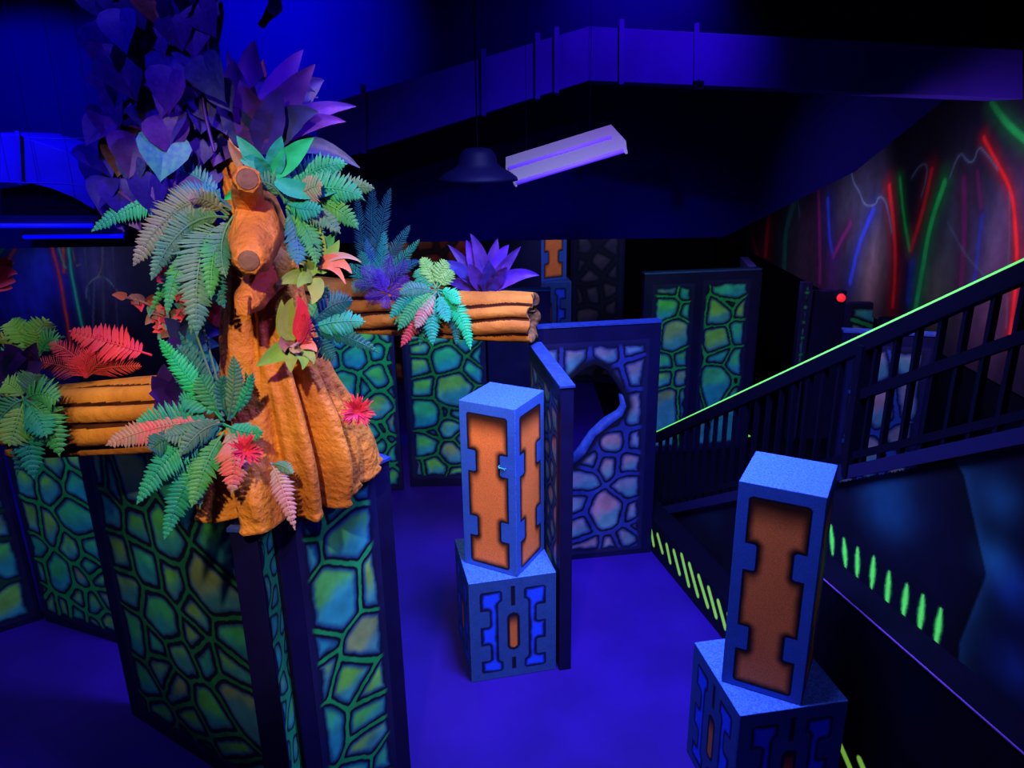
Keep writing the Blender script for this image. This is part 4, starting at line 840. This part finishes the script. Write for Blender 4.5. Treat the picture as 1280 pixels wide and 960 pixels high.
# -- yellow-green climbing leaves
plant('climbing_leaves', (385, 335), 'yellow-green leaves climbing the trunk beside the log', 'plant', 2.44, [
 (390, 345, 365, 342, 345, 356, 20, 'yellow', -.06), (390, 345, 388, 320, 378, 308, 18, 'lime', -.02), (392, 340, 405, 310, 398, 280, 18, 'yellow', .0), (395, 340, 415, 320, 424, 300, 20, 'lime', .0), (392, 348, 400, 365, 390, 380, 20, 'yellow', -.06), (390, 345, 378, 345, 372, 360, 16, 'lime', -.06), (395, 335, 408, 300, 422, 290, 16, 'green', .02), (385, 330, 372, 315, 366, 322, 14, 'gteal', -.02), (398, 330, 425, 318, 440, 342, 16, 'orange', -.04), (400, 330, 425, 310, 452, 328, 9, 'pink', -.04), (398, 332, 418, 325, 432, 355, 12, 'orange', -.05), (386, 340, 384, 325, 374, 330, 14, 'yellow', -.06), (390, 350, 396, 362, 402, 372, 16, 'lime', -.04), (388, 320, 390, 290, 380, 275, 16, 'lime', .02), (394, 330, 398, 318, 392, 305, 16, 'navy', -.05)], kind='leaf')
plant('bromeliad_flower', (368, 425), 'green leaf cluster with a red and pink flower low on the trunk', 'plant', 2.36, [
 (366, 432, 345, 440, 320, 458, 24, 'lime', -.02), (368, 432, 362, 448, 364, 466, 18, 'yellow', -.03), (370, 432, 385, 445, 378, 462, 16, 'lime', -.03), (364, 425, 350, 405, 352, 375, 22, 'yellow', -.02), (368, 425, 352, 395, 366, 372, 26, 'yellow', -.03), (372, 425, 385, 390, 372, 370, 20, 'red', -.04), (372, 432, 388, 420, 384, 398, 24, 'red', -.06, .1, 'spiky'), (372, 428, 384, 400, 380, 392, 20, 'red', -.06, .1, 'spiky'), (370, 432, 392, 440, 392, 455, 14, 'yellow', -.02), (366, 430, 352, 425, 356, 440, 22, 'brown', -.04), (374, 430, 390, 428, 396, 440, 14, 'orange', -.02), (368, 430, 372, 440, 372, 430, 16, 'pink', -.06)], kind='leaf')
rosette('red_spiky_flower', 446, 514, 2.58, 24, 70, 'red spiky flower on the right root edge against the green stones', 'red', wid=.13)
rosette('red_spiky_flower', 306, 563, 2.22, 24, 42, 'red star flower in the base fern on the front root', 'red', wid=.15)
rosette('red_spiky_flower', 432, 405, 4.72, 13, 40, 'dull red spiky flower on the bark of the right log', 'dred', wid=.2)
# -- on the right log
plant('upright_fern', (468, 352), 'tall blue-green fern standing on the log nearest the trunk', 'fern', 4.72, [
 (468, 355, 462, 290, 466, 232, 30, 'dteal', .05), (468, 355, 470, 290, 488, 236, 30, 'dteal', .03), (468, 355, 450, 310, 446, 240, 26, 'dteal', .06), (470, 355, 490, 320, 512, 282, 26, 'dteal', .0), (470, 356, 495, 335, 524, 300, 24, 'teal', -.02), (470, 358, 505, 335, 524, 326, 22, 'blue', -.04), (466, 356, 445, 345, 436, 330, 24, 'teal', -.02), (466, 356, 455, 340, 452, 315, 30, 'teal', -.03), (470, 356, 478, 330, 480, 290, 26, 'aqua', -.03), (466, 358, 448, 356, 440, 360, 24, 'teal', -.05), (468, 356, 465, 330, 458, 300, 24, 'blue', -.01)], kind='spiky')
plant('purple_fern', (482, 360), 'deep purple bushy fern on the log beside the tall blue-green fern', 'fern', 4.62, [
 (482, 365, 460, 350, 444, 358, 26, 'purple', -.02), (482, 365, 465, 340, 452, 334, 28, 'purple', -.02), (484, 365, 482, 340, 488, 318, 28, 'purple', .02), (486, 365, 500, 345, 506, 322, 28, 'dpurple', .0), (484, 366, 500, 360, 510, 345, 26, 'purple', -.03), (482, 368, 470, 372, 456, 372, 24, 'dpurple', -.05), (484, 368, 485, 375, 480, 385, 22, 'purple', -.06), (484, 366, 474, 350, 470, 336, 26, 'violet', -.05), (486, 366, 498, 370, 506, 372, 24, 'dpurple', -.05)], kind='spiky')
plant('trailing_fern', (545, 362), 'bright green fern in the middle of the right log, trailing over the bark', 'fern', 4.50, [
 (545, 360, 535, 335, 528, 322, 26, 'lime', .05), (545, 360, 550, 335, 558, 326, 26, 'lime', .03), (545, 362, 525, 345, 520, 338, 24, 'green', .02), (547, 360, 560, 345, 564, 338, 24, 'lime', .02), (545, 364, 510, 365, 488, 398, 28, 'teal', -.05), (545, 366, 525, 390, 502, 432, 30, 'redg', -.06), (546, 366, 535, 390, 541, 430, 30, 'teal', -.08), (548, 364, 580, 385, 588, 436, 26, 'emerald', -.06), (545, 364, 520, 375, 498, 412, 28, 'green', -.07), (547, 365, 556, 385, 560, 402, 24, 'teal', -.08), (545, 364, 515, 355, 500, 368, 22, 'gteal', -.04), (546, 364, 528, 385, 520, 410, 26, 'pinkg', -.09), (548, 362, 566, 365, 574, 380, 22, 'emerald', -.06)])
plant('purple_agave', (606, 362), 'purple spiky-leaved agave near the hollow end of the right log', 'plant', 4.72, [
 (606, 366, 585, 330, 560, 306, 14, 'dpurple', .04), (606, 366, 592, 325, 583, 300, 17, 'violet', .02), (606, 366, 606, 320, 588, 292, 18, 'purple', .0), (608, 366, 614, 325, 622, 298, 18, 'purple', .03), (608, 366, 622, 320, 636, 306, 18, 'violet', .0), (608, 366, 630, 330, 651, 308, 15, 'purple', -.02), (610, 366, 640, 335, 674, 344, 18, 'violet', -.05), (604, 366, 575, 330, 552, 328, 17, 'ypur', -.05), (604, 368, 580, 350, 556, 352, 17, 'dpurple', -.06), (608, 366, 612, 345, 610, 325, 22, 'ypur', -.08), (604, 366, 592, 340, 586, 330, 18, 'purple', -.08), (610, 366, 622, 345, 634, 334, 18, 'dpurple', -.08)], kind='strap')

# -- heart-leaved vine over the upper trunk
vine = thing('heart_leaf_vine', at(215, 250, 2.5), 'dark purple heart-leaved vine tumbling down left of the upper trunk', 'vine')
paths = [[(250, -25, 2.5), (215, 60, 2.46), (190, 150, 2.45), (185, 255, 2.42)], [(200, -25, 2.55), (165, 50, 2.5), (150, 130, 2.5), (155, 240, 2.48)], [(255, -20, 2.48), (262, 60, 2.42), (250, 120, 2.42), (268, 190, 2.38)], [(140, -20, 2.6), (140, 60, 2.58), (135, 150, 2.55), (150, 215, 2.5)], [(230, -20, 2.5), (205, 80, 2.42), (225, 170, 2.40), (215, 260, 2.40)]]
for P in paths:
    m = MB(); m.tube(smooth_poly3([at(*p) for p in P], 3), .005, 6); m.build('stem', L['dpurple'], vine, smooth=True)
def heart_mesh(c, i):
    m = MB(); vs = [(0, 0, .0)]; N = 20; fs = []
    for ring, s in ((1, .55), (2, 1.0)):
        for k in range(N):
            a = 2*math.pi*k/N; x = .52*math.sin(a)**3*1.0; y = (.70*math.cos(a)-.16*math.cos(2*a)-.05*math.cos(3*a))*.72
            x, y = x*s, y*s; vs.append((x, y, .28*abs(x)-.30*(y-.1)**2-.05*s+.05))
    for k in range(N): fs.append((0, 1+k, 1+(k+1) % N)); fs.append((1+k, 1+N+k, 1+N+(k+1) % N, 1+(k+1) % N))
    m.add(vs, fs); m.add([(-.008, .10, .05), (.008, .10, .05), (.006, .42, .04), (-.006, .42, .04)], [(0, 1, 2, 3)])
    o = m.build('leaf', L[c], None, smooth=True, fix=False); o.location = (0, 0, 0); me = o.data; bpy.data.objects.remove(o); return me
HM = [heart_mesh(c, i) for i, c in enumerate(['dpurple', 'vineb', 'ypur', 'navy', 'vinep', 'vinep', 'brown', 'blue'])]
spots_ = []
rr = random.Random(11)
def vine_ok(x, y):
    lo = np.interp(y, [-20, 60, 150, 215, 290], [118, 122, 128, 112, 160]); hi = np.interp(y, [-20, 20, 60, 100, 140, 200, 260], [262, 262, 268, 275, 292, 268, 225]); return lo < x < hi
tries = 0
while len(spots_) < 94 and tries < 6000:
    tries += 1; x, y = rr.uniform(110, 300), rr.uniform(-15, 275)
    if vine_ok(x, y) and all((x-a)**2+(y-b)**2 > 13**2 for a, b in spots_): spots_.append((x, y))
for i, (x, y) in enumerate(spots_):
    Yd = 2.46+rr.uniform(-.10, .14); p = at(x, y, Yd); w = rr.random()
    idx = rr.choices(range(8), [4, 4, 4, 4, 3, 2, .5, .5 if y > 120 else .0])[0]
    o = bpy.data.objects.new('leaf', HM[idx]); COL.objects.link(o); o.parent = vine; sc = rr.uniform(.08, .15)
    d = (CAMP-p).normalized(); d = (d+Vector((rr.uniform(-.8, .8), 0, rr.uniform(-.1, .9)))).normalized(); up = Vector((rr.uniform(-.6, .6), rr.uniform(-.2, .2), 1)); yv = (up-d*up.dot(d)).normalized(); xv = yv.cross(d)
    mt = Matrix((xv, yv, d)).transposed().to_4x4(); mt.translation = p-ORIG[vine.name]; o.matrix_local = mt @ Matrix.Scale(sc, 4)

# ------------------------------------------------------------------ light
W = bpy.data.worlds.new('dark_room'); SC.world = W; W.use_nodes = True
W.node_tree.nodes['Background'].inputs[0].default_value = (.015, .0, 1, 1); W.node_tree.nodes['Background'].inputs[1].default_value = .045
def aim(o, p, q): o.location = V(p); o.rotation_euler = (V(q)-V(p)).to_track_quat('-Z', 'Y').to_euler()
def area(name, p, q, size, power, col, spread=180):
    l = bpy.data.lights.new(name, 'AREA'); l.size = size; l.energy = power; l.color = col; l.spread = math.radians(spread)
    o = bpy.data.objects.new(name, l); COL.objects.link(o); aim(o, p, q); return o
def spot(name, p, q, deg, power, col, blend=.5, r=.05):
    l = bpy.data.lights.new(name, 'SPOT'); l.spot_size = math.radians(deg); l.spot_blend = blend; l.energy = power; l.color = col; l.shadow_soft_size = r
    o = bpy.data.objects.new(name, l); COL.objects.link(o); aim(o, p, q); return o
UV = (.25, .30, 1)
area('black_light_middle', (.5, 3.0, 4.4), (.4, 4.0, 0), .8, 180, UV, 95)
area('black_light_left', (-3.6, 3.0, 4.3), (-2.6, 4.4, 0), .8, 22, UV, 120)
area('black_light_lower_hall', (-1.2, 6.9, 2.23), (-1.2, 6.4, 0), .5, 12, (.35, .55, 1), 150)
area('green_wall_fill', (-.75, 5.45, 2.0), (-.95, 6.3, .7), .35, 10, (.40, .85, .9), 170)  # unseen fill, added to bring up the green stones behind the log
spot('two_bay_fill', (1.35, 5.97, 2.22), (1.75, 7.0, .9), 90, 30, (.55, .9, .8), .6)  # added spot without a lamp of its own, lifts the two-bay wall
spot('far_pillar_fill', (.9, 7.2, 2.2), (.75, 8.75, 1.5), 80, 50, (.42, .42, 1), .6)  # spot added in front of the dark distant pillar to brighten it
spot('pillar_fill', (.7, .3, 4.4), (1.15, 2.95, .95), 26, 70, (.5, .38, 1), .6)  # extra unseen spot to lighten the front of the right pillar
spot('far_left_wall_fill', (-2.6, 2.7, 2.9), (-2.85, 4.25, .95), 62, 28, (.35, .8, .8), .7)  # invented source that brightens the green veins of the far-left wall
spot('left_bed_fill', (-1.3, .6, 4.3), (-1.98, 2.8, 2.0), 27, 130, (.85, .9, .75), .7)  # another spot added because the left ferns came out too dark
spot('far_red_wall_fill', (-1.0, 7.8, 2.2), (-1.1, 9.2, 1.5), 100, 9, (.9, .4, .6), .7)  # small added light so that the far red stones show
spot('left_mural_fill', (-3.8, 6.6, 2.2), (-4.1, 8.0, 1.3), 90, 60, (.5, .5, 1), .6)  # added to lift the back left mural out of the dark
spot('foreground_wall_fill', (1.6, .8, 4.2), (-.6, 2.8, .8), 34, 150, (.35, .6, 1), .6)  # unseen spot put in to give the front stones more light
spot('tree_spotlight', (-.55, -.2, 4.35), (-.72, 2.6, 2.12), 32, 520, (1, .76, .50), .45)
spot('log_spotlight', (-.2, 1.2, 4.3), (-.40, 4.55, 1.78), 25, 330, (1, .78, .52), .6)
spot('tree_violet_spotlight', (1.4, 1.2, 4.3), (-.8, 2.6, 2.4), 34, 330, (.25, .06, 1))
spot('tree_blue_spotlight', (-1.6, .9, 4.5), (-.95, 2.6, 3.3), 44, 150, (.10, .05, 1))
spot('mural_fill', (2.1, 4.5, 2.55), (3.4, 5.7, 2.3), 120, 90, (.80, .62, 1), .6)  # extra local source added to brighten the mural strokes
spot('mural_far_fill', (2.1, 7.2, 2.3), (3.4, 8.6, 1.9), 130, 80, (.65, .55, 1), .6)  # second added spot for the dark far end of the mural
spot('duct_spotlight', (1.1, 4.1, 4.45), (.75, 5.3, 3.5), 76, 200, (.17, .012, 1), .9)
spot('ceiling_violet_spotlight', (1.05, 5.0, 4.5), (.95, 5.9, 4.05), 70, 260, (.20, .01, 1), .9)
spot('left_duct_spotlight', (-3.3, 4.6, 4.0), (-3.3, 5.6, 3.1), 80, 420, (.012, .004, 1))
spot('upper_left_spotlight', (-1.6, 4.3, 4.5), (-1.7, 5.9, 3.9), 74, 1500, (.012, .004, 1), .9)
SC.view_settings.view_transform = 'Standard'; SC.view_settings.look = 'None'; SC.view_settings.gamma = 1; SC.view_settings.use_curve_mapping = False
SC.view_settings.exposure = 0
